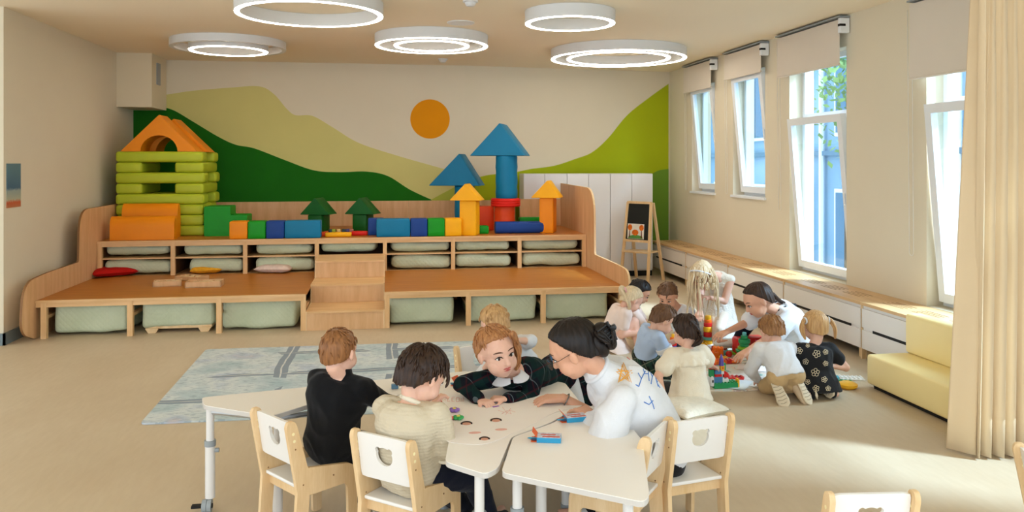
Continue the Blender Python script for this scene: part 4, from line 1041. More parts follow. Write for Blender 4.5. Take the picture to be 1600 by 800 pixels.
# ---------------------------------------------------------------- people
def np_noise(v, amp, freq, seed, n=9):
    rs = np.random.RandomState(seed); h = np.zeros(len(v))
    for k in range(n):
        kk = rs.normal(0, freq, 3); h += np.sin(v @ kk + rs.uniform(0, 6.28))
    return h * amp / math.sqrt(n)
def remesh(mb, voxel, it=3, wr=0, wf=14, seed=0, carve=None):
    """one continuous skin over all overlapping pieces"""
    me = bpy.data.meshes.new('tmp'); me.from_pydata([tuple(p) for p in mb.v], [], mb.f)
    bm = bmesh.new(); bm.from_mesh(me); bmesh.ops.recalc_face_normals(bm, faces=bm.faces[:]); bm.to_mesh(me); bm.free()
    o = bpy.data.objects.new('tmp', me); COL.objects.link(o)
    md = o.modifiers.new('r', 'REMESH'); md.mode = 'VOXEL'; md.voxel_size = voxel
    if it: s = o.modifiers.new('s', 'SMOOTH'); s.factor = .6; s.iterations = it
    dg = bpy.context.evaluated_depsgraph_get(); e = o.evaluated_get(dg); m2 = e.to_mesh()
    nv = len(m2.vertices); v = np.empty(nv * 3); m2.vertices.foreach_get('co', v); v = v.reshape(-1, 3)
    nr = np.empty(nv * 3); m2.vertex_normals.foreach_get('vector', nr); nr = nr.reshape(-1, 3)
    f = [tuple(p.vertices) for p in m2.polygons]
    e.to_mesh_clear(); bpy.data.objects.remove(o); bpy.data.meshes.remove(me)
    if wr:
        a = np_noise(v, 1, wf, seed); b = np_noise(v * np.array([1, 1, .35]), 1, wf * 1.6, seed + 1)
        h = np.abs(a) * -1.1 + .45 * b - .35 * np.abs(b) + .6
        h = np.clip(h, -.4, 1.1)
        v = v + nr * (h * wr)[:, None]
    out = MB(); out.v = [tuple(p) for p in v]; out.f = f
    return out
def bvh(mb): return BVHTree.FromPolygons([Vector(p) for p in mb.v], mb.f)
def ik(a, target, l1, l2, pole):
    a, t = Vector(a), Vector(target); d = t - a; L = d.length
    if L > (l1 + l2) * .995: t = a + d.normalized() * (l1 + l2) * .995; d = t - a; L = d.length
    if L < abs(l1 - l2) + .02: t = a + d.normalized() * (abs(l1 - l2) + .02); d = t - a; L = d.length
    x = (l1 * l1 - l2 * l2 + L * L) / (2 * L); h = math.sqrt(max(0, l1 * l1 - x * x)); n = d.normalized()
    p = Vector(pole); p = p - n * p.dot(n)
    if p.length < 1e-4: p = Vector((0, 0, 1)) - n * n.z
    return a + n * x + p.normalized() * h, t

def skin_mat(name, c):
    if name in MATS: return MATS[name]
    m = mat(name, c, .5, .04, 12, .05, 150, .3)
    b = m.node_tree.nodes['Principled BSDF']; b.inputs['Subsurface Weight'].default_value = .12; b.inputs['Subsurface Radius'].default_value = (.02, .008, .004); b.inputs['Subsurface Scale'].default_value = .5
    return m
def hair_mat(name, c1, c2):
    def bld(nt, N, L, b):
        v = objco(N, L, (55, 55, 6)); f = noise_(N, L, v, 1.5, 4); L.new(ramp(N, L, f, [(.3, c1), (.7, c2)]), b.inputs['Base Color'])
        bp = N.new('ShaderNodeBump'); bp.inputs['Strength'].default_value = .5; bp.inputs['Distance'].default_value = .003; L.new(f, bp.inputs['Height']); L.new(bp.outputs[0], b.inputs['Normal'])
    return nodes(name, bld, .45, .3)
SK1, SK2, SK3 = skin_mat('skin_light', (232, 184, 160)), skin_mat('skin_warm', (218, 164, 134)), skin_mat('skin_tan', (190, 134, 104))
HB_gold = hair_mat('hair_golden_brown', (150, 96, 56), (196, 140, 90))
HB_black, HB_brown, HB_dbl, HB_bl, HB_pale, HB_red, HB_lb = hair_mat('hair_near_black', (16, 11, 9), (34, 24, 20)), hair_mat('hair_dark_brown', (38, 24, 16), (66, 44, 30)), hair_mat('hair_dark_blond', (130, 88, 52), (170, 122, 76)), hair_mat('hair_blond', (176, 132, 84), (214, 172, 118)), hair_mat('hair_pale_blond', (206, 180, 140), (236, 214, 178)), hair_mat('hair_ginger', (116, 74, 42), (160, 108, 64)), hair_mat('hair_light_brown', (86, 58, 38), (120, 84, 56))
M_eye, M_iris, M_pup, M_lip, M_brow = mat('eye_white', (232, 226, 220), .2, 0), mat('iris_brown', (70, 44, 28), .25, 0), mat('pupil_black', (8, 6, 6), .2, 0), mat('lip_rose', (190, 92, 84), .45, 0), mat('brow_brown', (96, 64, 44), .7, 0)

class Person: pass
def person(lab, k, pelvis, neck, head, hface, right, hands, feet, skin=None, hup=(0, 0, 1), adult=False, voxel=.0065, headh=None,
           elbow=((0, 0, -1), (0, 0, -1)), knee=((0, 0, 1), (0, 0, 1)), curl=(.6, .6), handdir=(None, None), palm=((0, 0, -1), (0, 0, -1)), grp=None, curve=None, cat='person', shoulder=None, footdir=None, kneel=None):
    """positions are world points; hands/feet are (left, right) targets."""
    P = Person(); P.k = k; skin = skin or SK1
    pelvis, neck, head = Vector(pelvis), Vector(neck), Vector(head)
    lo = Vector((pelvis.x, pelvis.y, 0)); P.root = thing('person', lab, cat, lo, grp)
    S = (.172 if adult else .113) * k; HP = (.095 if adult else .062) * k
    if shoulder: S *= shoulder
    hh = headh or (.232 if adult else .212) * k
    up = (neck - pelvis).normalized(); R = Vector(right); R = (R - up * R.dot(up)).normalized(); F = up.cross(R) * 1.0; 
    if F.dot(Vector(R).cross(up)) > 0: F = -F
    F = R.cross(up) * -1; F = up.cross(R)   # forward = up x right
    l = dict(ua=.185, fa=.15, th=.245, sh=.235) if not adult else dict(ua=.285, fa=.245, th=.41, sh=.40)
    ra = dict(a=(.036, .030, .026, .020), t=(.060, .045, .040, .026)) if not adult else dict(a=(.050, .041, .036, .026), t=(.085, .062, .056, .036))
    for q in l: l[q] *= k
    ra = {q: tuple(v * k for v in ra[q]) for q in ra}
    P.up, P.R, P.F, P.S, P.hh, P.pelvis, P.neck, P.ra = up, R, F, S, hh, pelvis, neck, ra
    # spine
    mid = (pelvis + neck) / 2 - F * (.25 * (neck - pelvis).length * (curve if curve is not None else .25))
    def spine(t): return pelvis * (1 - t) ** 2 + mid * 2 * t * (1 - t) + neck * t * t if 0 <= t <= 1 else (pelvis + (mid - pelvis).normalized() * t * (neck - pelvis).length if t < 0 else neck + (neck - mid).normalized() * (t - 1) * (neck - pelvis).length)
    P.spine = spine
    W_ = [(-.14, .50, .46), (-.04, .74, .60), (.10, .80, .62), (.3, .74, .58), (.5, .76, .60), (.7, .88, .64), (.86, .90, .58), (.95, .70, .46), (1.0, .44, .38)]
    def torso(mb, t0, t1, inf, sx=1, sy=1, flare=0):
        ts = [t0] + [a for a, _, _ in W_ if t0 < a < t1] + [t1]; secs = []
        for t in ts:
            a = max(min(t, 1.0), -.14); i = max(q for q in range(len(W_) - 1) if W_[q][0] <= a + 1e-9); u = (a - W_[i][0]) / (W_[i + 1][0] - W_[i][0])
            wx = W_[i][1] + (W_[i + 1][1] - W_[i][1]) * u; wy = W_[i][2] + (W_[i + 1][2] - W_[i][2]) * u
            e = .01; tg = (spine(t + e) - spine(t - e)).normalized(); rx = (R - tg * R.dot(tg)).normalized(); fy = tg.cross(rx)
            fl = 1 + flare * max(0, (.6 - t)) 
            secs.append((spine(t), rx * (wx * S * sx * fl + inf), fy * (wy * S * sy * fl + inf)))
        loft(mb, secs, 24, 2.3)
    P.torso = torso
    Rs = (Vector(right).normalized() * .8 + R * .2).normalized(); P.sh = [spine(.90) - Rs * S * .95, spine(.90) + Rs * S * .95]
    P.hip = [pelvis - R * HP, pelvis + R * HP]
    P.arms, P.legs = [], []
    for s in (0, 1):
        e, wr_ = ik(P.sh[s], hands[s], l['ua'], l['fa'], Vector(elbow[s])); P.arms.append((P.sh[s], e, wr_))
        if kneel is not None:
            kf = Vector(kneel[s]); kf.z = 0; kf.normalize(); hp = P.hip[s]; kz = .05 * k; hz = hp.z - kz
            out = math.sqrt(max(l['th'] ** 2 - hz ** 2, .01)); kn = Vector((hp.x, hp.y, kz)) + kf * out; az = feet[s] if isinstance(feet[s], (int, float)) else .05
            P.legs.append((hp, kn, kn - kf * math.sqrt(l['sh'] ** 2 - (az * k - kz) ** 2) + Vector((0, 0, az * k - kz))))
        elif feet[s] is not None:
            kn, an = ik(P.hip[s], feet[s], l['th'], l['sh'], Vector(knee[s])); P.legs.append((P.hip[s], kn, an))
        else: P.legs.append(None)
    # head frame
    fy = Vector(hface).normalized(); uz = Vector(hup); uz = (uz - fy * uz.dot(fy)).normalized(); rx = fy.cross(uz)
    Hm = Matrix.Translation(head) @ Matrix(((rx.x, fy.x, uz.x), (rx.y, fy.y, uz.y), (rx.z, fy.z, uz.z))).to_4x4() @ Matrix.Scale(hh, 4); P.Hm = Hm; P.head = head
    def limb(mb, pts, rad, n=14):
        for i in range(len(pts) - 1): capsule(mb, pts[i], pts[i + 1], rad[i], rad[i + 1], n)
    P.limb = limb
    mb = MB()
    torso(mb, -.14, 1.0, 0)
    nb = Hm @ Vector((0, -.16, -.28)); capsule(mb, neck, nb, .040 * k * (1.35 if adult else 1), .037 * k * (1.3 if adult else 1))
    capsule(mb, P.sh[0], P.sh[1], ra['a'][0] * .95, ra['a'][0] * .95)
    for s in (0, 1):
        a, e, wr_ = P.arms[s]; limb(mb, [a, e], [ra['a'][0], ra['a'][1]]); limb(mb, [e, wr_], [ra['a'][2] * 1.02, ra['a'][3] * .9])
        if P.legs[s]: h, kn, an = P.legs[s]; limb(mb, [h, kn], [ra['t'][0], ra['t'][1]]); limb(mb, [kn, kn.lerp(an, .35), an], [ra['t'][1] * .95, ra['t'][2], ra['t'][3]])
    # hands
    P.hands = []
    for s in (0, 1):
        a, e, wr_ = P.arms[s]; d = Vector(handdir[s]).normalized() if handdir[s] is not None else (wr_ - e).normalized()
        pn = Vector(palm[s]); pn = (pn - d * pn.dot(d)).normalized(); sd = d.cross(pn) * (1 if s == 0 else -1)   # towards the thumb
        sd = sd.normalized(); hk = k * (1.0 if not adult else 1.5); hr = max(.0068 * hk, voxel * 1.15)
        L = .052 * hk; pc = wr_ + d * L
        for j in range(4):
            capsule(mb, wr_ + sd * (j - 1.5) * .007 * hk, wr_ + d * L + sd * (j - 1.5) * .0150 * hk, .0115 * hk, .0098 * hk, 8)
        c = curl[s]
        for j, ln in enumerate((.043, .047, .044, .035)):
            b0 = wr_ + d * L + sd * (1.5 - j) * .0158 * hk; dd = d.copy(); spread = (sd * (1.5 - j) * .12)
            dd = (dd + spread).normalized(); p = b0
            for q, fr in enumerate((.45, .32, .28)):
                ax = dd.cross(pn).normalized(); dd = (Matrix.Rotation(c * (.55 if q == 0 else .7), 3, ax) @ dd).normalized()
                p2 = p + dd * ln * hk * fr; capsule(mb, p, p2, hr * (1 - .07 * q), hr * (.93 - .07 * q), 8); p = p2
        tb = wr_ + sd * .016 * hk + d * .012 * hk; td = (d * .6 + sd * .75 + pn * .35).normalized(); tm = tb + td * .024 * hk
        capsule(mb, tb, tm, hr * 1.35, hr * 1.1, 8); td2 = (d * .9 + sd * .15 + pn * (.3 + c * .4)).normalized(); capsule(mb, tm, tm + td2 * .026 * hk, hr * 1.1, hr * .9, 8)
        P.hands.append((wr_, d, pn, sd))
    # feet
    P.feet = []
    for s in (0, 1):
        if not P.legs[s]: P.feet.append(None); continue
        h, kn, an = P.legs[s]; sh_ = (an - kn).normalized()
        fd = Vector(footdir[s]).normalized() if footdir and footdir[s] is not None else (Vector((F.x, F.y, 0)) - sh_ * Vector((F.x, F.y, 0)).dot(sh_) * .3).normalized()
        fl = (.115 if not adult else .17) * k; capsule(mb, an - fd * .02 * k, an + fd * fl, .026 * k, .020 * k); P.feet.append((an, fd, fl))
    # head
    def E(c, r, nu=20, nv=14): ellip(mb, c, r, Hm, nu, nv)
    ck = .0 if adult else 1
    E((0, -.08, .12), (.355, .425, .375)); E((0, .10, -.12), (.275 + .02 * ck, .27, .34)); E((0, .17, -.36), (.12, .12, .10))
    for s in (-1, 1):
        E((s * .155, .17, -.18), (.145 + .01 * ck, .15, .16), 14, 10)
        E((s * .355, -.04, -.04), (.035, .075, .115), 12, 8); E((s * .375, -.06, .0), (.03, .05, .075), 10, 8)
    E((0, .22, .10), (.25, .14, .20)); 
    n0 = len(mb.v); capsule(mb, (0, .345, .03), (0, .405, -.105), .038, .050, 10); capsule(mb, (-.03, .37, -.115), (.03, .37, -.115), .034, .034, 8); capsule(mb, (-.055, .335, -.225), (.055, .335, -.225), .032, .032, 8); xf(mb, Hm, n0)
    body = remesh(mb, voxel, 2)
    P.body = obj('body', body, skin, P.root, smooth=True); P.tree = bvh(body)
    # face
    Rm = Hm.to_3x3()
    def hit(x, z, y0=1.0):
        o = Hm @ Vector((x, y0, z)); d = (Rm @ Vector((0, -1, 0))).normalized(); h = P.tree.ray_cast(o, d, hh * 1.3)
        return (h[0], h[1]) if h[0] else (Hm @ Vector((x, .35, z)), Rm @ Vector((0, 1, 0)))
    fw = (Rm @ Vector((0, 1, 0))).normalized(); P.fw = fw
    MR = Hm.to_3x3().normalized().to_4x4()
    for s in (-1, 1):
        p, n = hit(s * .135, .015); e_ = hh * .062
        mb = MB(); ellip(mb, (0, 0, 0), (e_, e_ * .35, e_ * .52), Matrix.Translation(p - fw * e_ * .12) @ MR, 16, 10); eye = obj('eye', mb, M_eye, P.root, smooth=True)
        g = getattr(P, 'gaze', 0)
        mb = MB(); ellip(mb, (0, 0, 0), (e_ * .46, e_ * .2, e_ * .48), Matrix.Translation(p + fw * e_ * .16 + Rm @ Vector((.006, 0, 0))) @ MR, 14, 8); obj('iris', mb, M_iris, eye, smooth=True)
        mb = MB(); ellip(mb, (0, 0, 0), (e_ * .22, e_ * .1, e_ * .24), Matrix.Translation(p + fw * e_ * .33 + Rm @ Vector((.006, 0, 0))) @ MR, 12, 8); obj('pupil', mb, M_pup, eye, smooth=True)
        mb = MB(); tube(mb, [hit(s * .135 + q * .07, .015 + .045 * (1 - q * q))[0] + fw * hh * .012 for q in (-1, -.5, 0, .5, 1)], [hh * .006, hh * .011, hh * .012, hh * .011, hh * .006], 6); obj('eyelash', mb, M_pup, eye, smooth=True)
        mb = MB(); tube(mb, [hit(s * .14 + q * .085, .125 + .02 * (1 - q * q))[0] + fw * hh * .002 for q in (-1, -.5, 0, .5, 1)], [hh * .006, hh * .013, hh * .014, hh * .012, hh * .006], 6); obj('eyebrow', mb, M_brow, P.root, smooth=True)
    mb = MB(); q5 = (-1, -.6, -.2, 0, .2, .6, 1)
    tube(mb, [hit(q * .085, -.215 + (.008 if abs(q) > .1 else 0))[0] for q in q5], [hh * r for r in (.004, .014, .018, .016, .018, .014, .004)], 8)
    tube(mb, [hit(q * .075, -.245)[0] for q in q5], [hh * r for r in (.004, .015, .021, .022, .021, .015, .004)], 8); obj('mouth', mb, M_lip, P.root, smooth=True)
    return P

def hair(P, m, thick=.055, line=None, seed=0, part_x=0, tufts=0, name='hair', ridge=.008, low=-.82, ear=-.1, front=.5, extra=None):
    """cap of hair over the skull, in head units; line = height of the hairline over azimuth."""
    low -= .12; az_ = [0, 35, 62, 80, 98, 120, 180]; zb_ = line or [front, front - .06, front - .22, ear, ear - .42, low + .16, low]
    nu, nv = 112, 64; rs = random.Random(seed); ph = [rs.uniform(0, 6.28) for _ in range(8)]
    vs, fs = [], []
    crown = Vector((part_x * .3, -.35, .93)).normalized(); cx_, cy_ = frame(crown, Vector((0, 1, 0)))
    for i in range(nv + 1):
        th = math.pi * i / nv
        for j in range(nu):
            a = 2 * math.pi * j / nu; u = Vector((math.sin(th) * math.sin(a), math.sin(th) * math.cos(a), math.cos(th)))
            az = abs(math.degrees(math.atan2(u.x, u.y))); zb = float(np.interp(az, az_, zb_))
            f = max(0, min(1, (u.z - zb) / .13)); f = f * f * (3 - 2 * f)
            ca = math.atan2(u.dot(cy_), u.dot(cx_)); cp = math.acos(max(-1, min(1, u.dot(crown))))
            rg = math.sin(ca * 23 + ph[0] + 2 * math.sin(cp * 3 + ph[1])) + .7 * math.sin(ca * 41 + ph[2] + 3 * math.sin(cp * 2 + ph[3])) + .8 * math.sin(ca * 9 + ph[4] + 2.2 * cp)
            rg *= min(1, cp * 2.5)
            t = -.06 + f * (.06 + thick + .3 * thick * math.sin(5 * a + ph[5]) * math.sin(3 * th + ph[6]) * .5) + ridge * rg * f
            c = Vector((0, -.08, .12)); dn = max(0, -u.z) * f; hs = math.sin(th)
            g = 1 + (min(1.9, (1 - .34 * dn * dn) / max(hs, .05)) - 1) * min(1, dn * 3) * (1 if hs > .3 else hs / .3)
            vs.append(P.Hm @ (c + Vector((u.x * .355 * g, u.y * .425 * g, u.z * (.375 + .12 * min(1, dn * 2)))) * (1 + t / .4)))
    for i in range(nv):
        for j in range(nu): fs.append((i * nu + j, (i + 1) * nu + j, (i + 1) * nu + (j + 1) % nu, i * nu + (j + 1) % nu))
    mb = MB(); mb.add(vs, fs)
    # short locks lying along the cap
    for q in range(tufts):
        a = rs.uniform(0, 6.28); th = rs.uniform(.1, 1.9); u = Vector((math.sin(th) * math.sin(a), math.sin(th) * math.cos(a), math.cos(th)))
        zb = float(np.interp(abs(math.degrees(math.atan2(u.x, u.y))), az_, zb_))
        if u.z < zb + .1: continue
        pts = []; d = (u - crown); d = (d - u * d.dot(u)); d = d.normalized() if d.length > .05 else Vector((0, 1, 0)); d = (d + Vector((rs.uniform(-.4, .4), rs.uniform(-.4, .4), rs.uniform(-.3, .3)))).normalized()
        for s in range(5):
            w_ = (u + d * s * .09).normalized(); h = 1 + (thick + .012 + .01 * math.sin(s * .9)) / .4 + (.03 if s == 4 else 0) * rs.random()
            pts.append(P.Hm @ (Vector((0, -.08, .12)) + Vector((w_.x * .355, w_.y * .425, w_.z * .375)) * h))
        tube(mb, pts, [P.hh * r for r in (.008, .016, .018, .013, .003)], 6)
    if extra: extra(mb)
    return obj(name, mb, m, P.root, smooth=True)
def strand(mb, pts, r0, n=10, lobes=5, seed=0):
    """thick hair lock (pony tail, braid end) with ridges"""
    pts = [tuple(p) for p in pts]
    sm = []
    for i in range(len(pts) - 1):
        p0, p1, p2, p3 = [Vector(pts[max(min(q, len(pts) - 1), 0)]) for q in (i - 1, i, i + 1, i + 2)]
        for j in range(6):
            t = j / 6; sm.append(.5 * ((2 * p1) + (p2 - p0) * t + (2 * p0 - 5 * p1 + 4 * p2 - p3) * t * t + (3 * p1 - p0 - 3 * p2 + p3) * t ** 3))
    sm.append(Vector(pts[-1])); k = len(sm); rs = random.Random(seed)
    for q in range(lobes * 2 + 1):
        a = rs.uniform(0, 6.28); rr = r0 * (.55 if q else 0) * rs.uniform(.5, 1.2); x0, y0 = rr * math.cos(a), rr * math.sin(a); x = None; pp, rd = [], []
        for i, p in enumerate(sm):
            t = sm[min(i + 1, k - 1)] - sm[max(i - 1, 0)]; x, y = frame(t, x); u = i / (k - 1); e = math.sin(math.pi * min(1, u * .85 + .12)) ** .6
            wv = .15 * r0 * math.sin(u * 9 + a); pp.append(p + x * (x0 * e + wv * .6) + y * (y0 * e + wv)); rd.append(max(r0 * (.62 if q == 0 else .42) * e * (1 - .55 * u), .0012))
        tube(mb, pp, rd, n)
def garment(P, name, m, build, infl=None, voxel=.009, it=2, wr=.004, wf=22, seed=1, parent=None):
    mb = MB(); build(mb); g = remesh(mb, voxel, it, wr, wf, seed); o = obj(name, g, m, parent or P.root, smooth=True); P.last = g; return o
def sleeves(P, mb, f, inf0, inf1, only=(0, 1), puff=0):
    """f: 0..2, 1 = elbow, 2 = wrist"""
    r = P.ra['a']
    for s in only:
        a, e, w_ = P.arms[s]
        if f <= 1: P.limb(mb, [a, a.lerp(e, f)], [r[0] + inf0, r[1] + inf1 + puff])
        else:
            P.limb(mb, [a, e], [r[0] + inf0, r[1] + (inf0 + inf1) / 2]); P.limb(mb, [e, e.lerp(w_, f - 1)], [r[2] + (inf0 + inf1) / 2, r[3] + inf1])
    capsule(mb, P.sh[0], P.sh[1], r[0] + inf0 * .9, r[0] + inf0 * .9)
def trousers(P, mb, f, inf, top=.12):
    r = P.ra['t']; P.torso(mb, -.14, top, inf)
    for s in (0, 1):
        if not P.legs[s]: continue
        h, kn, an = P.legs[s]
        if f <= 1: P.limb(mb, [h, h.lerp(kn, f)], [r[0] + inf, r[1] + inf * 1.2])
        else: P.limb(mb, [h, kn], [r[0] + inf, r[1] + inf]); P.limb(mb, [kn, kn.lerp(an, f - 1)], [r[1] + inf, r[3] + inf * 1.3])
def shoes(P, m, sole, k=1, only=(0, 1)):
    for s in only:
        if not P.feet[s]: continue
        an, fd, fl = P.feet[s]; kn = P.legs[s][1]; sh_ = (an - kn).normalized(); dn = (sh_ - fd * sh_.dot(fd)).normalized()
        x = fd.cross(dn).normalized(); K = P.k
        def sec(u, w_, h0, h1): c = an + fd * u + dn * (h0 + h1) / 2; return (c, x * w_, dn * (h1 - h0) / 2)
        mb = MB(); loft(mb, [sec(-.045 * K, .012 * K, -.0, .03 * K), sec(-.035 * K, .028 * K, -.035 * K, .035 * K), sec(0, .032 * K, -.04 * K, .037 * K), sec(fl * .5, .038 * K, -.022 * K, .037 * K), sec(fl * .9, .038 * K, -.008 * K, .037 * K), sec(fl * 1.12, .024 * K, .006 * K, .035 * K), sec(fl * 1.18, .008 * K, .015 * K, .03 * K)], 20, 2.3)
        sh = obj('shoe', mb, m, P.root, smooth=True)
        mb = MB(); loft(mb, [(an + fd * u + dn * (.037 + .005) * K, x * w_ * K, dn * .008 * K) for u, w_ in ((-.048 * K, .014), (-.035 * K, .030), (.0, .033), (fl * .35, .031), (fl * .7, .042), (fl * 1.0, .038), (fl * 1.2, .012))], 20, 2.6); obj('sole', mb, sole, sh, smooth=60)
        mb = MB()
        for q in range(7):
            u = -.03 * K + q * fl * .19; wq = (.028, .03, .028, .034, .038, .036, .024)[q] * K; c = an + fd * u + dn * .051 * K
            tube(mb, [c - x * wq * .85, c + fd * .006, c + x * wq * .85], .0022 * K, 5)
        obj('sole_tread', mb, mat('tread_grey', (176, 160, 134), .7), sh)
def band(P, name, m, centre, axis, R_, r_, squash=1, n=40, parent=None, hint=None):
    x, y = frame(axis, hint); mb = MB(); pts = [Vector(centre) + x * R_ * math.cos(a) + y * R_ * squash * math.sin(a) for a in [2 * math.pi * i / n for i in range(n + 1)]]
    tube(mb, pts, r_, 8, caps=False); return obj(name, mb, m, parent or P.root, smooth=True)
def on_surface(mbg, pts_px, lift=.002):
    """lift photographed strokes onto a garment: the point of the cloth seen at each pixel"""
    tr = bvh(mbg); out = []
    seg = []
    for px, py in pts_px:
        h = tr.ray_cast(Vector((0, 0, CAMH)), ray(px, py).normalized(), 20)
        if h[0]: seg.append(h[0] + h[1] * lift)
    return seg
def dens(pts, k=4):
    out = []
    for a, b in zip(pts[:-1], pts[1:]):
        for i in range(k): out.append((a[0] + (b[0] - a[0]) * i / k, a[1] + (b[1] - a[1]) * i / k))
    return out + [pts[-1]]
def cloth(n, c, rough=.85, bump=.25, bs=220, var=.03, vs=12, sheen=.1): return mat('cloth_' + n, c, rough, var, vs, bump, bs, .15, sheen)
C_black, C_navy, C_white, C_cream, C_khaki, C_pink, C_bluep = cloth('black', (12, 12, 14)), cloth('navy', (16, 20, 36)), cloth('white', (224, 224, 226)), cloth('cream', (240, 226, 200)), cloth('khaki', (200, 168, 122)), cloth('blush', (238, 216, 204)), cloth('pale_blue', (178, 196, 222))
C_black2 = cloth('charcoal', (30, 28, 30))
SOLE, SHOE_L, SHOE_W = mat('sole_cream', (222, 206, 178), .6), mat('shoe_beige', (206, 182, 150), .6), mat('shoe_white', (232, 228, 220), .6)
def plaid(name, base, sc, c1, c2, c3):
    def bld(nt, N, L, b):
        v = objco(N, L, (1, 1, 1), (.3, .4, .5)); sp = N.new('ShaderNodeSeparateXYZ'); L.new(v, sp.inputs[0])
        def st(src, s, off, w_): return mathn(N, L, 'LESS_THAN', mathn(N, L, 'ABSOLUTE', mathn(N, L, 'SUBTRACT', mathn(N, L, 'FRACT', mathn(N, L, 'ADD', mathn(N, L, 'MULTIPLY', src, s), off)), .5)), w_)
        c = mixc(N, L, mathn(N, L, 'MULTIPLY', st(sp.outputs[0], sc, 0, .2), .6), base, c1)
        c = mixc(N, L, mathn(N, L, 'MULTIPLY', st(sp.outputs[2], sc, .3, .2), .5), c, c1)
        c = mixc(N, L, mathn(N, L, 'MULTIPLY', st(sp.outputs[0], sc, .5, .03), .8), c, c2); c = mixc(N, L, mathn(N, L, 'MULTIPLY', st(sp.outputs[2], sc, .1, .05), .8), c, c2)
        c = mixc(N, L, mathn(N, L, 'MULTIPLY', st(sp.outputs[1], sc, .2, .02), .6), c, c3)
        L.new(c, b.inputs['Base Color'])
    return nodes(name, bld, .85, .15)
C_plaid = plaid('plaid_dark', (12, 16, 26), 11, (10, 44, 40), (58, 18, 26), (110, 120, 124))
C_plaid2 = plaid('plaid_shorts', (26, 34, 34), 14, (40, 70, 56), (110, 110, 90), (150, 150, 130))

# 1 boy in the black sweater --------------------------------------------------
F1 = Vector((.68, .73, 0)); R1 = Vector((.73, -.68, 0))
P = person('boy with short ginger-blond hair in a black sweater seen from behind', 1.16, CH1.location + Vector((.10, .07, .385)), W(535, 588, 4.03), W(531, 550, 4.02), cv(.42, .88, -.12), cv(.92, -.42, 0),
    (W(530, 640, 4.35), W(630, 628, 4.25)), (CH1.location + Vector((.25, .28, .05)), CH1.location + Vector((.36, .16, .05))), skin=SK1, elbow=((-.5, -.5, -1), (.9, -.3, -.9)), shoulder=1.1, voxel=.006, headh=.235, curve=.5, handdir=(F1, F1))
hair(P, HB_red, .012, ridge=.003, low=-.72, ear=-.12, tufts=60, seed=1)
def g(mb):
    P.torso(mb, -.12, .99, .02, sx=1.1, sy=1.1); sleeves(P, mb, 1.95, .016, .010); capsule(mb, P.neck, P.neck.lerp(P.head, .25), .046, .046)
garment(P, 'sweater', C_black, g, wr=.009, wf=16, seed=3)
garment(P, 'trousers', C_black2, lambda mb: trousers(P, mb, 1.95, .012), wr=.004)
shoes(P, C_black2, SOLE)

# 2 boy in the beige polo -----------------------------------------------------
P = person('boy with dark brown hair in a beige short-sleeved polo shirt, drawing', 1.18, CH2.location + Vector((.0, -.01, .385)), W(643, 630, 3.76), W(662, 588, 3.80), cv(.66, .58, -.55), cv(.93, -.38, 0),
    (W(674, 636, 4.05), W(690, 662, 3.90)), (CH2.location + Vector((.30, .34, .05)), CH2.location + Vector((.40, .14, .05))), skin=SK1, elbow=((-.3, .4, -1), (.2, -.8, -1)), shoulder=1.15, voxel=.005, headh=.265, curve=.9, curl=(.9, .8), palm=((.5, 0, -1), (-.5, .3, -1)), handdir=(cv(.5, .3, .6), cv(-.2, .6, .3)))
hair(P, HB_brown, .055, ridge=.012, low=-.85, ear=-.1, front=.38, tufts=220, seed=2, extra=lambda mb: [strand(mb, [P.Hm @ Vector(q) for q in pts], .012 * 1.0, 6, 2, i) for i, pts in enumerate([[(.1, .3, .35), (.12, .42, .2), (.1, .46, .08)], [(-.1, .33, .35), (-.06, .45, .2), (-.02, .47, .05)], [(.25, .2, .3), (.3, .32, .12), (.28, .34, -.02)]])])
def _polo(nt, N, L, b):
    v = objco(N, L, (1, 1, 1.0)); f1 = mathn(N, L, 'MULTIPLY', wave(N, L, v, 'Z', 20, 2.5), .25); n1 = noise_(N, L, v, 55, 2)
    bp = N.new('ShaderNodeBump'); bp.inputs['Strength'].default_value = .7; bp.inputs['Distance'].default_value = .006
    L.new(mathn(N, L, 'ADD', f1, n1), bp.inputs['Height']); L.new(bp.outputs[0], b.inputs['Normal']); b.inputs['Base Color'].default_value = lin((206, 192, 166))
C_polo = nodes('cloth_waffle_beige', _polo, .9, .15); C_polos = cloth('beige_plain', (232, 220, 196))
def g(mb):
    P.torso(mb, -.13, .99, .026, sx=1.02, sy=1.08, flare=.04); capsule(mb, P.sh[0], P.sh[1], .058, .058)
    for s in (0, 1): P.limb(mb, [P.arms[s][0], P.arms[s][0].lerp(P.arms[s][1], .85)], [.058, .058])
garment(P, 'polo_shirt', C_polo, g, wr=.009, wf=18, seed=5)
for s in (0, 1):
    a, e, w_ = P.arms[s]; band(P, 'sleeve_band', C_polos, a.lerp(e, 1.02), e - a, .052, .008)
ax = (P.head - P.neck).normalized(); band(P, 'collar', C_polos, P.neck + ax * .012, ax, .055, .013)
garment(P, 'trousers', C_navy, lambda mb: trousers(P, mb, 1.95, .014), wr=.004, seed=8)
shoes(P, C_black2, SOLE)
h = P.hands[0]; q = h[0] + h[1] * .06; mb = MB(); tube(mb, [q + Vector((-.03, -.02, .05)), q + Vector((.02, .01, -.035)), q + Vector((.024, .012, -.045))], [.004, .004, .001], 8)
obj('pencil', mb, mat('pencil_red', (190, 70, 40), .5), tag_=('short pencil held by the boy in the beige polo', 'pencil'))

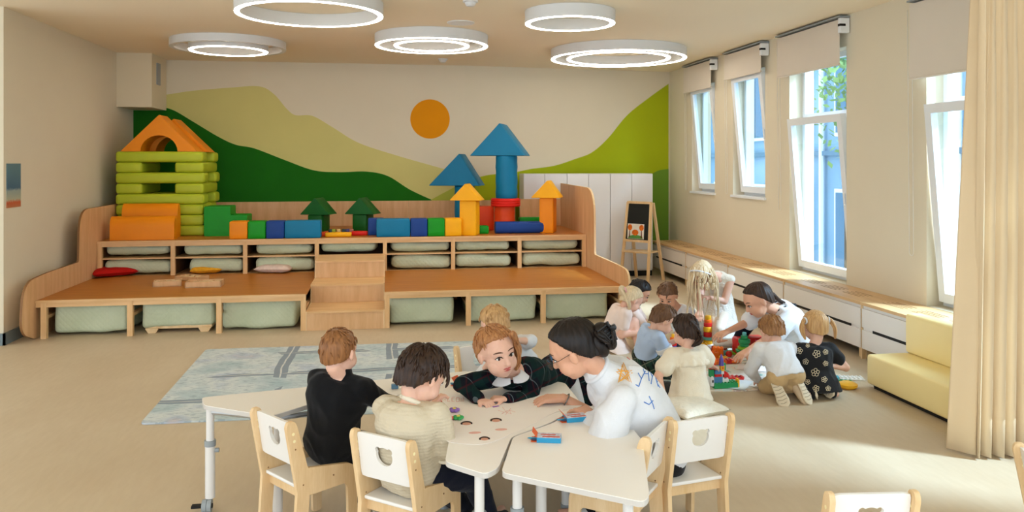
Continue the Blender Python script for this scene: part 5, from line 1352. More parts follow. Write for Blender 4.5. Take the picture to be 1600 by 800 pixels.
# 3 girl in plaid leaning over the table ---------------------------------------
P = person('girl with ginger hair in a dark plaid dress with white collar, leaning on the table', 1.12, W(868, 586, 4.86) , W(800, 582, 4.45), W(777, 551, 4.32), cv(.50, -.86, -.10), cv(1, .6, .0) * -1,
    (W(790, 623, 4.27), W(750, 626, 4.24)), (W(930, 700, 5.1), W(915, 700, 5.2)), skin=SK1, hup=cv(-.22, 0, 1), elbow=((.5, .3, -.2), (-.2, .8, .3)), voxel=.0045, headh=.275, curve=-.2, curl=(1.0, 1.1), handdir=(cv(-1, -.1, .05), cv(.6, -.5, 0)), palm=((0, 0, -1), (0, 0, -1)), shoulder=1.0, knee=((0, -.3, -1), (0, -.3, -1)))
hair(P, HB_gold, .035, ridge=.009, ear=.02, front=.60, part_x=.6, tufts=160, seed=4, extra=lambda mb: [strand(mb, [P.Hm @ Vector(q) for q in pts], r, 8, 4, i) for i, (pts, r) in enumerate([
    ([(-.30, .12, .28), (-.40, .16, .0), (-.38, .14, -.25), (-.30, .12, -.42)], .022), ([(-.34, -.02, .25), (-.44, -.0, -.05), (-.42, -.02, -.35), (-.36, .0, -.5)], .026), ([(-.3, -.2, .2), (-.4, -.2, -.1), (-.38, -.18, -.4), (-.3, -.15, -.5)], .026),
    ([(-.2, .3, .45), (-.3, .28, .3), (-.36, .2, .1)], .02), ([(0, -.45, .1), (0, -.5, -.15), (0, -.42, -.35)], .04)])])
def g(mb):
    P.torso(mb, .02, .97, .014); sleeves(P, mb, 1.86, .016, .016)
garment(P, 'dress_bodice', C_plaid, g, wr=.005, wf=20, seed=9, voxel=.007)
def g(mb):
    a = P.spine(.25); b = P.spine(.0); c = W(886, 606, 4.95); R_ = P.R
    fy = P.F; loft(mb, [(a + (a - b) * .25, R_ * .095, fy * .075), (a, R_ * .11, fy * .09), (b, R_ * .15, fy * .125), (b.lerp(c, .6) + Vector((0, 0, .0)), R_ * .19, Vector((0, 0, 1)) * .12 + fy * .05), (c + Vector((.02, .08, -.06)), R_ * .21, fy * .16), (c + Vector((.03, .12, -.2)), R_ * .22, fy * .17)], 28)
garment(P, 'dress_skirt', C_plaid, g, wr=.010, wf=26, seed=10, voxel=.008)
# peter-pan collar
nk = P.neck.lerp(P.head, .18); ax = (P.head - P.neck).normalized(); fwd = cv(.15, -1, -.1)
for s in (-1, 1):
    mb = MB(); x, y = frame(Vector((0, 0, 1)) * .8 + ax * .4, fwd); secs = []; pts = []
    for i in range(13):
        a = s * (.1 + 2.7 * i / 12); d = x * math.cos(a) + y * math.sin(a); wd = .030 * math.sin(math.pi * min(1, (i + 1.6) / 14)) ** .5
        c = nk + d * (.062 + wd * .75) - Vector((0, 0, .016 + wd * .55)) + fwd * .01
        t = (y * math.cos(a) - x * math.sin(a)); o = (d - Vector((0, 0, .75))).normalized(); pts.append((c, o * wd, o.cross(t).normalized() * .005))
    loft(mb, pts, 12); obj('collar', mb, C_white, P.root, smooth=True)
for s in (0, 1):
    a, e, w_ = P.arms[s]; band(P, 'cuff', cloth('cuff_tan', (190, 160, 120)), e.lerp(w_, .86), w_ - e, .033, .003)
garment(P, 'tights', C_white, lambda mb: trousers(P, mb, 1.9, .003, .05), wr=.001)
garment(P, 'underskirt', C_plaid, lambda mb: P.limb(mb, [P.pelvis, P.pelvis + Vector((.05, .08, -.1))], [.10, .12]), wr=.003)
h = P.hands[1]; q = h[0] + h[1] * .07 + h[2] * .02; mb = MB(); rbox(mb, -.02, .02, -.008, .008, -.006, .006, .003, 1, Matrix.Translation(q + Vector((.03, -.01, .0))) @ Matrix.Rotation(.4, 4, 'Z')); obj('purple_eraser', mb, mat('eraser_purple', (140, 80, 170), .5), tag_=('small purple toy piece held by the girl in plaid', 'toy'))

# 4 small blond child behind ---------------------------------------------------
P = person('small blond child in a white shirt behind the girl in plaid', 1.05, W(835, 590, 5.35), W(792, 538, 5.25), W(772, 507, 5.15), cv(-.55, .65, -.5), cv(.55, .8, 0),
    (W(770, 560, 5.0), W(808, 532, 5.05)), (None, None), skin=SK1, elbow=((-.5, 0, -.6), (1, .2, -.1)), voxel=.0065, headh=.235, curl=(.6, 1.2))
hair(P, HB_bl, .025, ridge=.006, ear=-.1, tufts=60, seed=6)
def g(mb): P.torso(mb, -.1, .97, .016); sleeves(P, mb, 1.2, .016, .018)
garment(P, 'shirt', C_white, g, wr=.006, seed=11)
garment(P, 'trousers', C_navy, lambda mb: trousers(P, mb, .5, .01), wr=.002)
mb = MB(); q = on_surface(P.last, [(815, 550)]) ; 
a, e, w_ = P.arms[1]; mb = MB(); ellip(mb, P.spine(.55) + P.R * .09 - Vector((0, .06, 0)), (.02, .012, .03)); obj('shirt_badge', mb, mat('badge_red', (180, 40, 40), .6), P.root, smooth=True)

# 5 teacher in the white sweatshirt ---------------------------------------------
SK = SK3
P = person('woman with dark clipped-up hair and glasses in a printed white sweatshirt', 1.08, W(1028, 700, 4.12), W(948, 590, 3.98), W(895, 547, 3.93), cv(-.82, .22, -.50), cv(-.12, 1, .15),
    (W(926, 650, 4.02), W(880, 622, 4.24)), (W(930, 800, 4.25), W(960, 790, 4.4)), skin=SK2, adult=True, hup=cv(-.5, 0, .85), elbow=((-.35, -1.0, -.7), (.4, .1, -1)), voxel=.0055, headh=.29, curve=.45, curl=(.7, .35), handdir=(cv(-.45, .55, .12), cv(-1, -.05, -.02)), palm=((0, 0, -1), (0, 0, -1)), shoulder=1.0, knee=((-.3, .3, .8), (-.3, .3, .8)))
hair(P, HB_black, .035, ridge=.006, low=-.75, ear=-.02, front=.62, tufts=0, seed=7, part_x=.2, extra=lambda mb: [ellip(mb, (.0, -.60, .02), (.17, .16, .19), P.Hm), ellip(mb, (.02, -.62, -.16), (.13, .12, .16), P.Hm), ellip(mb, (.0, -.45, -.1), (.22, .15, .26), P.Hm)] + [strand(mb, [P.Hm @ Vector(q) for q in pts], r, 8, 3, i) for i, (pts, r) in enumerate([
    ([(-.1, -.55, .1), (-.2, -.62, 0), (-.15, -.66, -.15)], .03), ([(.1, -.6, .1), (.0, -.74, .02), (-.1, -.7, -.15), (0, -.62, -.28)], .028)])])
# claw clip
cl = MB()
for q in range(5):
    z = .12 - q * .06; tube(cl, [P.Hm @ Vector(v) for v in ((-.17, -.58, z), (-.15, -.70, z + .01), (-.04, -.76, z), (.06, -.76, z))], .0045, 6)
tube(cl, [P.Hm @ Vector(v) for v in ((-.05, -.76, .16), (-.04, -.78, -.02), (-.05, -.75, -.18))], .008, 8); rbox(cl, -.10, .02, -.86, -.77, -.02, .07, .02, 2, P.Hm)
obj('hair_clip', cl, mat('clip_black', (18, 17, 18), .35), P.root, smooth=40)
# glasses
gl = MB(); Hm = P.Hm
for s in (-1, 1):
    tube(gl, [Hm @ Vector((s * .15 + .105 * math.cos(a), .44, .0 + .09 * math.sin(a))) for a in [2 * math.pi * i / 20 for i in range(21)]], .0022, 6)
    tube(gl, [Hm @ Vector(v) for v in ((s * .25, .43, .03), (s * .34, .2, .03), (s * .375, -.03, .05))], .0014, 6)
tube(gl, [Hm @ Vector(v) for v in ((-.045, .445, .02), (0, .455, .035), (.045, .445, .02))], .0025, 6)
go = obj('glasses', gl, mat('glasses_black', (20, 20, 22), .3), P.root, smooth=True)
for s in (-1, 1):
    mb = MB(); tube(mb, [Hm @ Vector((s * .15, .437, 0)), Hm @ Vector((s * .15, .441, 0))], .10 * P.hh * .98, 20); obj('lens', mb, M_glass, go)
tree_m = C_white
def g(mb):
    P.torso(mb, -.14, .97, .040, sx=1.08, sy=1.1); r = P.ra['a']
    a, e, w_ = P.arms[0]; P.limb(mb, [a, a.lerp(e, .5), e], [.078, .086, .082]); P.limb(mb, [e, e.lerp(w_, .86)], [.082, .060])
    a, e, w_ = P.arms[1]; P.limb(mb, [a, e], [.074, .074]); P.limb(mb, [e, e.lerp(w_, .30)], [.068, .058])
    capsule(mb, P.sh[0], P.sh[1], .072, .072); capsule(mb, P.spine(.90), P.neck.lerp(P.head, .28), .115, .080)
garment(P, 'sweatshirt', C_white, g, wr=.018, wf=10, seed=13, voxel=.008, it=4)
SW = P.last
def strokes(name, m, lst, rad=.0022, mesh=None, parent=None):
    mb = MB()
    for s in lst:
        q = on_surface(mesh or SW, dens(s), .001)
        if len(q) > 1: tube(mb, q, rad, 6)
    if mb.v: obj(name, mb, m, parent or P.root, smooth=True)
M_po, M_pb = mat('print_orange', (240, 176, 76), .7, 0), mat('print_blue', (74, 124, 196), .7, 0)
strokes('printed_star', M_po, [[(972, 570), (984, 597), (963, 581), (987, 579), (968, 596), (973, 570)], [(974, 567), (987, 598), (965, 577), (988, 583), (966, 598), (972, 572)]], .0022)
# the blue lettering on the back
strokes('printed_lettering', M_pb, [
    [(997, 583), (1002, 592)], [(1008, 580), (1002, 592), (998, 604), (993, 601)],
    [(1004, 574), (1007, 584), (1013, 584)], [(1012, 570), (1013, 584), (1014, 595)],
    [(1015, 580), (1019, 589)], [(1023, 578), (1019, 589), (1017, 600)],
    [(1024, 590), (1028, 604)], [(1030, 588), (1026, 598), (1031, 606)],
    [(1006, 628), (1014, 632), (1020, 626)], [(1014, 619), (1020, 632), (1022, 639)]], .0024)
strokes('printed_ring', M_pb, [[(1044 + 5 * math.cos(a), 668 + 8 * math.sin(a)) for a in [2 * math.pi * i / 12 for i in range(13)]]], .0022)
strokes('printed_red_mark', mat('print_red', (226, 120, 110), .7, 0), [[(966, 549), (976, 556), (984, 562)]], .003)
a, e, w_ = P.arms[1]; band(P, 'bracelet', mat('bracelet_grey', (120, 120, 118), .4, metal=.6), e.lerp(w_, .93), w_ - e, .034, .0035)
band(P, 'neckband', C_white, P.neck.lerp(P.head, .30), P.head - P.neck, .070, .012)
garment(P, 'trousers', C_black2, lambda mb: trousers(P, mb, 1.95, .016), wr=.004, wf=14, voxel=.011, seed=14)
shoes(P, SHOE_W, SOLE)

# ---------------------------------------------------------------- the group on the floor
VX = .0075
# 6 girl in blush dress
P = person('girl with a blond ponytail in a blush pink dress squatting by the podium', 1.15, W(952, 528, 7.9), W(974, 482, 7.9), W(988, 469, 7.85), cv(.75, .25, -.6), cv(.25, -1, 0),
    (W(1003, 520, 8.1), W(1000, 520, 7.75)), (W(1000, 545, 8.0), W(998, 547, 7.8)), skin=SK1, elbow=((0, 0, -1), (0, 0, -1)), knee=((.6, .2, 1), (.6, .0, 1)), voxel=VX, curve=.5, headh=.25)
hair(P, HB_pale, .03, ridge=.008, ear=-.05, seed=8, extra=lambda mb: [strand(mb, [W(978, 452, 7.82), W(971, 452, 7.8), W(975, 462, 7.78), W(982, 475, 7.75), W(983, 490, 7.76)], .028, 8, 5, 2), strand(mb, [W(980, 455, 7.8), W(970, 448, 7.8), W(969, 462, 7.8)], .02, 8, 4, 3)])
def g(mb):
    P.torso(mb, .05, .97, .016); sleeves(P, mb, .55, .022, .022)
    loft(mb, [(P.spine(.3), P.R * .11, P.F * .10), (P.pelvis + P.F * .04, P.R * .19, P.F * .19), (Vector((P.pelvis.x, P.pelvis.y, .02)) + P.F * .07, P.R * .22, P.F * .24)], 24)
garment(P, 'dress', C_pink, g, wr=.006, seed=15); band(P, 'hair_tie', mat('tie_pink', (230, 170, 170), .6), W(977, 453, 7.8), Vector((1, 0, .3)), .022, .008)
shoes(P, SHOE_W, SOLE)
# 7 dark-haired boy behind her
P = person('dark-haired boy almost hidden behind the girl in blush pink', 1.15, W(990, 525, 8.5), W(992, 480, 8.4), W(1000, 458, 8.35), cv(.8, -.1, -.55), cv(-.1, -1, 0),
    (W(1030, 508, 8.3), W(1032, 507, 8.1)), (W(1020, 545, 8.6), W(1022, 548, 8.2)), skin=SK2, voxel=VX, headh=.25, knee=((.5, .3, 1), (.5, -.2, 1)))
hair(P, HB_black, .05, ridge=.008, seed=9, tufts=40)
garment(P, 'shirt', C_pink, lambda mb: (P.torso(mb, -.1, .97, .014), sleeves(P, mb, .7, .014, .016)), wr=.005); garment(P, 'shorts', C_khaki, lambda mb: trousers(P, mb, .9, .012), wr=.003); shoes(P, SHOE_L, SOLE)
# 8 boy in the pale blue polo
P = person('boy in a pale blue polo with white stripe and dark plaid shorts, kneeling', 1.14, W(1008, 562, 6.95), W(1022, 516, 6.85), W(1038, 501, 6.8), cv(.82, .05, -.58), cv(.25, -1, 0),
    (W(1060, 530, 6.95), W(1076, 552, 6.75)), (.05, .05), skin=SK1, elbow=((0, .3, -1), (-.2, 0, -1)), kneel=(cv(1, .2, 0), cv(1, -.3, 0)), voxel=VX, headh=.25, curve=.5, footdir=((-1, .1, .0), (-1, .1, .0)))
hair(P, HB_lb, .035, ridge=.008, seed=10, tufts=60)
def g(mb): P.torso(mb, .06, .98, .018); sleeves(P, mb, .72, .018, .024)
garment(P, 'polo_shirt', C_bluep, g, wr=.005, seed=17); PG = P.last
garment(P, 'plaid_shorts', C_plaid2, lambda mb: trousers(P, mb, .78, .026, .2), wr=.006, seed=18); band(P, 'collar', C_bluep, P.neck.lerp(P.head, .12), P.head - P.neck, .048, .011)
a, e, w_ = P.arms[1]; d = (e - a).normalized(); mb = MB(); loft(mb, [(a.lerp(e, .45), *[v * .072 for v in frame(d)]), (a.lerp(e, .62), *[v * .071 for v in frame(d)])], 20); obj('white_stripe', mb, C_white, P.root, smooth=40)
shoes(P, SHOE_L, SOLE)
# 9 brown-haired boy facing the camera
P = person('brown-haired boy in a white shirt looking down, behind the blue polo boy', 1.15, W(1072, 530, 8.1), W(1058, 481, 7.95), W(1043, 463, 7.85), cv(-.35, -.75, -.55), cv(-.8, .6, 0),
    (W(1040, 515, 7.6), W(1055, 515, 7.5)), (W(1050, 555, 7.7), W(1080, 555, 7.7)), skin=SK2, voxel=VX, headh=.25, curve=.4, knee=((-.3, -.5, .6), (.4, -.5, .6)))
hair(P, HB_lb, .04, ridge=.008, seed=11, tufts=60, front=.42)
garment(P, 'shirt', C_white, lambda mb: (P.torso(mb, -.1, .98, .018), sleeves(P, mb, .8, .018, .024)), wr=.006, seed=19); garment(P, 'trousers', C_navy, lambda mb: trousers(P, mb, 1.9, .01), wr=.003); shoes(P, SHOE_L, SOLE)
# 10 standing girl with long pale hair
P = person('standing girl with very long pale blond hair bending forward in a white dress', 1.2, W(1122, 474, 8.05), W(1120, 432, 7.85), W(1096, 430, 7.75), cv(-.35, -.55, -.8), cv(-.9, .4, 0),
    (W(1108, 465, 7.75), W(1092, 500, 7.6)), (W(1106, 545, 8.0), W(1122, 545, 8.05)), skin=SK1, hup=cv(-.25, -.8, .6), elbow=((1.6, .3, -.4), (-.4, -.2, -.6)), knee=((-.3, -1, 0), (-.3, -1, 0)), voxel=VX, headh=.25, curve=.8)
def hx(mb):
    rs = random.Random(4)
    for q in range(70):
        a = rs.uniform(-3.1, 3.1); st = P.head + Vector((math.sin(a) * .10, -.02 + math.cos(a) * .08, rs.uniform(-.02, .1))); L_ = rs.uniform(.28, .44)
        o = Vector((math.sin(a) * .03, math.cos(a) * .03 - .02, 0))
        if math.cos(a) < -.2 and abs(math.sin(a)) < .55: L_ *= .25
        strand(mb, [st, st + o * 1.2 + Vector((0, 0, -.10)), st + o * 1.4 + Vector((rs.uniform(-.02, .02), 0, -L_ * .6)), st + o + Vector((rs.uniform(-.04, .04), 0, -L_))], .013, 6, 1, q)
hair(P, HB_pale, .05, ridge=.008, ear=-.1, seed=12, extra=hx)
C_lace = cloth('white_lace', (240, 234, 222), .85, .8, 70)
def g(mb):
    P.torso(mb, .1, .97, .014); Z = Vector((0, 0, 1)); R_ = Vector((P.R.x, P.R.y, 0)).normalized(); Fh = R_.cross(Z)
    b = P.pelvis; loft(mb, [(P.spine(.4), R_ * .12, Fh * .10), (b + Z * .02, R_ * .155, Fh * .14), (b - Z * .16, R_ * .19, Fh * .17), (b - Z * .32, R_ * .215, Fh * .19)], 28)
    capsule(mb, P.sh[0], P.sh[1], .05, .05)
garment(P, 'dress', C_lace, g, wr=.009, wf=24, seed=20); band(P, 'hair_band', C_white, P.Hm @ Vector((0, .02, .12)), P.Hm.to_3x3() @ Vector((0, 1, -.3)), .108, .008)
garment(P, 'tights', cloth('tights_cream', (232, 216, 196)), lambda mb: trousers(P, mb, 1.95, .003), wr=0); shoes(P, SHOE_W, SOLE)
# 11 second woman, sitting on the floor
P = person('woman with dark tied-back hair in a white T-shirt sitting on the floor, reaching out', 1.06, W(1248, 548, 7.35), W(1212, 484, 7.15), W(1183, 470, 7.05), cv(-.85, -.1, -.5), cv(-.2, 1, .1),
    (W(1168, 548, 6.75), W(1103, 537, 6.95)), (W(1195, 562, 7.0), W(1150, 535, 7.75)), skin=SK2, adult=True, hup=cv(-.45, 0, .9), elbow=((.4, -.2, -1), (0, .3, -.8)), knee=((-.7, -.2, .6), (-.6, .4, 1)), voxel=VX, headh=.30, curve=.7, curl=(.3, .5), handdir=(cv(-.6, -.3, -.3), None), shoulder=.95)
hair(P, HB_brown, .030, ridge=.006, low=-.8, ear=.0, front=.62, seed=13, extra=lambda mb: [strand(mb, [P.Hm @ Vector((0, -.40, .05)), P.Hm @ Vector((0, -.52, -.12)), P.neck - P.F * .085 + P.up * .03, P.spine(.86) - P.F * .14], .032, 8, 4, 1)])
def g(mb): P.torso(mb, -.06, .98, .034, sx=1.05, sy=1.05); sleeves(P, mb, .85, .03, .045)
garment(P, 't_shirt', C_white, g, wr=.008, wf=13, seed=21, voxel=.010)
garment(P, 'trousers', C_navy, lambda mb: trousers(P, mb, 1.95, .012), wr=.004, voxel=.011, seed=22); shoes(P, SHOE_W, SOLE)
mb = MB(); 
for s in (-1, 1): tube(mb, [P.neck + P.R * s * .075 + P.F * .05 - P.up * .03, P.neck + P.R * s * .07 + P.up * .035 + P.F * .0, P.neck + P.R * s * .06 - P.F * .075 + P.up * .01, P.spine(.85) - P.F * .12 + P.R * s * .02], .009, 6)
rbox(mb, -.05, .05, -.012, .012, -.012, .014, .006, 1, Matrix.Translation(P.spine(.88) - P.F * .125)); obj('apron_strap', mb, C_black2, P.root, smooth=True)
# 12 girl in the cream blouse
P = person('girl with a brown side braid in a cream ruffled blouse, back to the camera', 1.13, W(1078, 612, 6.12), W(1074, 546, 6.15), W(1070, 518, 6.2), cv(-.35, .85, -.35), cv(1, .25, 0),
    (W(1038, 622, 6.0), W(1115, 575, 6.5)), (.05, .05), skin=SK1, voxel=VX, headh=.25, curve=.3, elbow=((-.6, -.3, -.6), (.3, 0, -1)), kneel=(cv(-.4, 1, 0), cv(.1, 1, 0)), footdir=(cv(-.2, -1, 0), cv(.2, -1, 0)))
hair(P, HB_brown, .04, ridge=.012, ear=-.1, seed=14, tufts=80, extra=lambda mb: [strand(mb, [P.Hm @ Vector(q) for q in ((.15, -.35, -.15), (.2, -.44, -.3), (.08, -.42, -.42), (-.12, -.38, -.5))], .032, 8, 5, 3), strand(mb, [P.Hm @ Vector(q) for q in ((-.1, -.45, .3), (.1, -.5, .05), (.2, -.42, -.2))], .03, 8, 5, 4)])
mb = MB(); tube(mb, [P.Hm @ Vector(q) for q in ((-.37, .08, .28), (-.42, -.02, .15), (-.43, -.1, .02))], .008, 6); obj('hair_clip', mb, mat('clip_silver', (200, 205, 210), .3), P.root, smooth=True)
C_cotton = cloth('cream_cotton', (240, 228, 206), .9, .3)
def g(mb):
    P.torso(mb, .0, .96, .026, flare=.5); sleeves(P, mb, .62, .022, .034, puff=.004)
    loft(mb, [(P.spine(.3), P.R * .125, P.F * .105), (P.pelvis + Vector((0, 0, -.02)), P.R * .165, P.F * .15), (Vector((P.pelvis.x, P.pelvis.y, .03)), P.R * .175, P.F * .17)], 28)
garment(P, 'blouse', C_cotton, g, wr=.008, wf=24, seed=23)
CB = P.last
mb = MB(); x, y = P.R, P.F; c0 = P.spine(.80); n = 72
for i in range(n + 1):
    a = 2 * math.pi * i / n; r_ = 1 + .05 * math.sin(14 * a)
    d = x * math.cos(a) * 1.0 + y * math.sin(a) * .74
    for q, (rr, zz) in enumerate(((.075, .075), (.125, .02), (.158, -.028), (.160, -.05))): mb.v.append(tuple(c0 + d * rr * r_ + P.up * zz))
mb.f = [(4 * i + q, 4 * i + q + 1, 4 * i + q + 5, 4 * i + q + 4) for i in range(n) for q in range(3)]
o = obj('ruffle_collar', mb, C_cotton, P.root, smooth=True); md = o.modifiers.new('t', 'SOLIDIFY'); md.thickness = .004
garment(P, 'trousers', C_black2, lambda mb: trousers(P, mb, 1.9, .008), wr=.003); shoes(P, C_black2, SOLE)
# 13 crawling boy
P = person('light-brown-haired boy in a white shirt and khaki trousers kneeling, soles to the camera', 1.16, W(1228, 588, 6.20), W(1208, 541, 6.35), W(1205, 518, 6.42), cv(-.2, .85, -.55), cv(1, .2, 0),
    (W(1184, 594, 6.5), W(1235, 590, 6.7)), (.10, .10), skin=SK1, voxel=VX, headh=.245, curve=.5, elbow=((-.7, 0, -.3), (.4, 0, -.6)), kneel=(cv(.35, 1, 0), cv(-.75, 1, 0)), footdir=(cv(.30, -.35, -.9), cv(.35, -.35, -.9)))
hair(P, HB_dbl, .04, ridge=.009, seed=15, tufts=80)
garment(P, 'shirt', C_white, lambda mb: (P.torso(mb, .0, .98, .026, flare=.25), sleeves(P, mb, 1.9, .020, .014)), wr=.007, seed=24)
garment(P, 'trousers', C_khaki, lambda mb: trousers(P, mb, 1.85, .016, .16), wr=.005, seed=25); shoes(P, SHOE_L, SOLE)
# 14 girl in the black flower dress
P = person('girl with blond pigtails in a black dress with cream flower outlines', 1.14, W(1277, 594, 6.35), W(1272, 541, 6.4), W(1273, 510, 6.45), cv(-.12, .95, -.25), cv(1, .15, 0),
    (W(1245, 580, 6.75), W(1299, 572, 6.35)), (.05, .05), skin=SK1, voxel=VX, headh=.25, curve=.3, elbow=((-.6, 0, -.8), (.3, -.3, -1)), kneel=(cv(-.2, 1, 0), cv(.1, 1, 0)), footdir=(cv(-.3, -1, -.1), cv(.3, -1, -.1)))
hair(P, HB_bl, .03, ridge=.006, ear=-.12, seed=16, part_x=0, extra=lambda mb: [strand(mb, [P.Hm @ Vector(q) for q in ((s * .32, -.15, .18), (s * .47, -.2, .16), (s * .56, -.24, -.1), (s * .5, -.26, -.42))], .026, 8, 5, 7 + s) for s in (-1, 1)])
for s in (-1, 1): band(P, 'hair_tie', C_white, P.Hm @ Vector((s * .40, -.18, .18)), P.Hm.to_3x3() @ Vector((s, -.2, -.1)), .022, .007)
C_bd = cloth('black_dress', (34, 34, 36))
def g(mb):
    P.torso(mb, .0, .97, .020, flare=.4); sleeves(P, mb, .5, .020, .030)
    loft(mb, [(P.spine(.25), P.R * .12, P.F * .11), (P.pelvis, P.R * .165, P.F * .15), (Vector((P.pelvis.x, P.pelvis.y + .02, .03)), P.R * .20, P.F * .20)], 28)
garment(P, 'dress', C_bd, g, wr=.006, wf=22, seed=26); M_fl = mat('flower_print', (224, 208, 176), .8, 0)
fl = []
for cx_, cy_, r_ in ((1249, 548, 5), (1276, 553, 6), (1259, 565, 4.5), (1290, 568, 4), (1250, 585, 4.5), (1274, 582, 6.5), (1262, 597, 4), (1288, 593, 4.5), (1254, 606, 4.5), (1275, 607, 5), (1262, 540, 3), (1290, 550, 4), (1243, 568, 3.5), (1294, 607, 4)):
    for k_ in range(5):
        a0 = 2 * math.pi * k_ / 5 + cx_; pc = (cx_ + r_ * .62 * math.cos(a0), cy_ + r_ * .62 * math.sin(a0))
        fl.append([(pc[0] + r_ * .40 * math.cos(a), pc[1] + r_ * .40 * math.sin(a)) for a in [2 * math.pi * i / 7 for i in range(8)]])
[strokes('printed_flower', M_fl, fl[5 * i:5 * i + 5], .0021, P.last) for i in range(len(fl) // 5)]; shoes(P, C_black2, SOLE)
garment(P, 'socks', C_cream, lambda mb: [P.limb(mb, [P.legs[s][1].lerp(P.legs[s][2], .3), P.legs[s][2]], [.05, .034]) for s in (0, 1)], wr=.001)
# ---------------------------------------------------------------- play mat and toys on the floor
def _mat(nt, N, L, b):
    v = objco(N, L); f = noise_(N, L, v, 5, 3)
    c = ramp(N, L, f, [(.0, (150, 190, 180)), (.38, (226, 226, 216)), (.5, (236, 220, 200)), (.56, (214, 190, 180)), (.6, (232, 232, 226)), (.68, (150, 186, 204))], 'CONSTANT'); L.new(c, b.inputs['Base Color'])
M_pm = nodes('play_mat_print', _mat, .7)
pts = [(1092, 540), (1130, 520), (1190, 530), (1250, 560), (1255, 605), (1160, 612), (1040, 612), (1030, 585)]
mb = MB(); prism(mb, rounded([(onz(x, y, 0).x, onz(x, y, 0).y) for x, y in pts], .06, 3), .001, .008); obj('play_mat', mb, M_pm, tag_=('printed pale play mat under the toys on the floor', 'mat'))
for i, (px, py, r, c, lab) in enumerate(((1160, 588, .3, (232, 232, 228), 'white sheet of paper left of the kneeling boy'), (1180, 575, -.5, (238, 222, 214), 'pinkish sheet of paper on the play mat'), (1150, 600, .9, (222, 232, 236), 'bluish sheet of paper below the block castle'), (1206, 603, .4, (236, 232, 226), "crumpled white sheet by the kneeling boy's knee"))):
    p = onz(px, py, .01 + .002 * i); mb = MB(); box(mb, -.15, .15, -.105, .105, 0, .0012, Matrix.Translation(p) @ Matrix.Rotation(r, 4, 'Z')); obj('paper_sheet', mb, mat('sheet_%d' % i, c, .8), tag_=(lab, 'paper', 'loose paper sheets on the play mat'))
T = {n: mat('toy_' + n, c, .35, .03, 5, spec=.5) for n, c in dict(red=(214, 36, 30), orange=(240, 112, 24), yellow=(246, 184, 34), green=(30, 150, 84), lime=(130, 190, 40), blue=(70, 130, 176), purple=(84, 66, 150), cyan=(90, 180, 200), white=(236, 234, 228), teal=(110, 190, 180), pink=(230, 120, 150), black=(30, 30, 32)).items()}
FZ = .011
def brick(mb, x0, x1, y0, y1, z0, z1, studs=True, s=.032):
    rbox(mb, x0, x1, y0, y1, z0, z1, .003, 1)
    if studs:
        nx, ny = max(1, round((x1 - x0) / s)), max(1, round((y1 - y0) / s))
        for i in range(nx):
            for j in range(ny):
                x = x0 + (i + .5) * (x1 - x0) / nx; y = y0 + (j + .5) * (y1 - y0) / ny; tube(mb, [(x, y, z1 - .001), (x, y, z1 + .008)], .0095, 10)
# the block castle
c0 = onz(1116, 610, 0); sx = 6.5 / 1250
cas = thing('block_castle', 'toy brick castle on a long green brick beside the cream blouse girl', 'toy castle', (c0.x + .12, c0.y + .05, FZ))
def cb(nm, m, px0, px1, py0, py1, dy0=0, dy1=.07, studs=True, parent=None):
    x0, x1 = c0.x + (px0 - 1116) * sx, c0.x + (px1 - 1116) * sx; z0, z1 = FZ + (610 - py1) * sx, FZ + (610 - py0) * sx
    mb = MB(); brick(mb, x0, x1, c0.y + dy0, c0.y + dy1, max(z0, FZ), z1, studs); return obj(nm, mb, m, parent or cas, smooth=30)
cb('brick', T['green'], 1116, 1156, 602, 610, 0, .10); cb('brick', T['white'], 1111, 1116, 592, 606, .0, .06); cb('brick', T['blue'], 1116, 1131, 592, 602, .01, .07); cb('brick', T['white'], 1131, 1142, 596, 602, .02, .07); cb('brick', T['red'], 1118, 1130, 588, 592, .01, .07)
cb('brick', T['blue'], 1118, 1129, 582, 588, .01, .06, False); cb('brick', T['white'], 1129, 1134, 584, 597, .02, .06, False); cb('brick', T['yellow'], 1129, 1135, 575, 584, .02, .06, False); cb('brick', T['green'], 1110, 1117, 579, 592, .01, .05); cb('brick', T['red'], 1110, 1119, 571, 581, .01, .06); cb('brick', T['orange'], 1113, 1121, 563, 571, .01, .05)
cb('brick', T['red'], 1131, 1142, 588, 594, .02, .08); cb('brick', T['yellow'], 1155, 1158, 598, 610, 0, .05); cb('window_block', T['black'], 1112.5, 1115, 596, 600, -.003, .0, False); cb('window_block', T['red'], 1131, 1133, 577, 581, .017, .02, False); cb('brick', T['green'], 1135, 1143, 575, 586, .09, .12, False)
px = c0.x + (1131 - 1116) * sx; mb = MB(); lathe(mb, [(.024, 0), (.02, .01), (.016, .05), (.004, .09)], (px, c0.y + .04, FZ + 34.5 * sx), 14); obj('purple_spire', mb, T['purple'], cas, smooth=30)
def tower(lab, px, py, seq, r=.04, cat='toy tower'):
    p = onz(px, py, FZ); t = thing('stacking_tower', lab, cat, p); z = FZ
    for k, (m, h, rr) in enumerate(seq):
        mb = MB(); lathe(mb, [(r * rr * .9, z), (r * rr, z + h * .15), (r * rr, z + h * .85), (r * rr * .85, z + h)], (p.x, p.y, 0), 20); obj('stacked_piece', mb, T[m], t, smooth=30); z += h
    return t
tower('tall yellow and red stacked toy tower before the standing girl', 1106, 545, [('white', .05, 1.2), ('yellow', .04, 1.0), ('teal', .03, 1.1), ('red', .05, .95), ('yellow', .05, 1.0), ('red', .04, .9), ('orange', .03, .8), ('yellow', .04, .7)], .045)
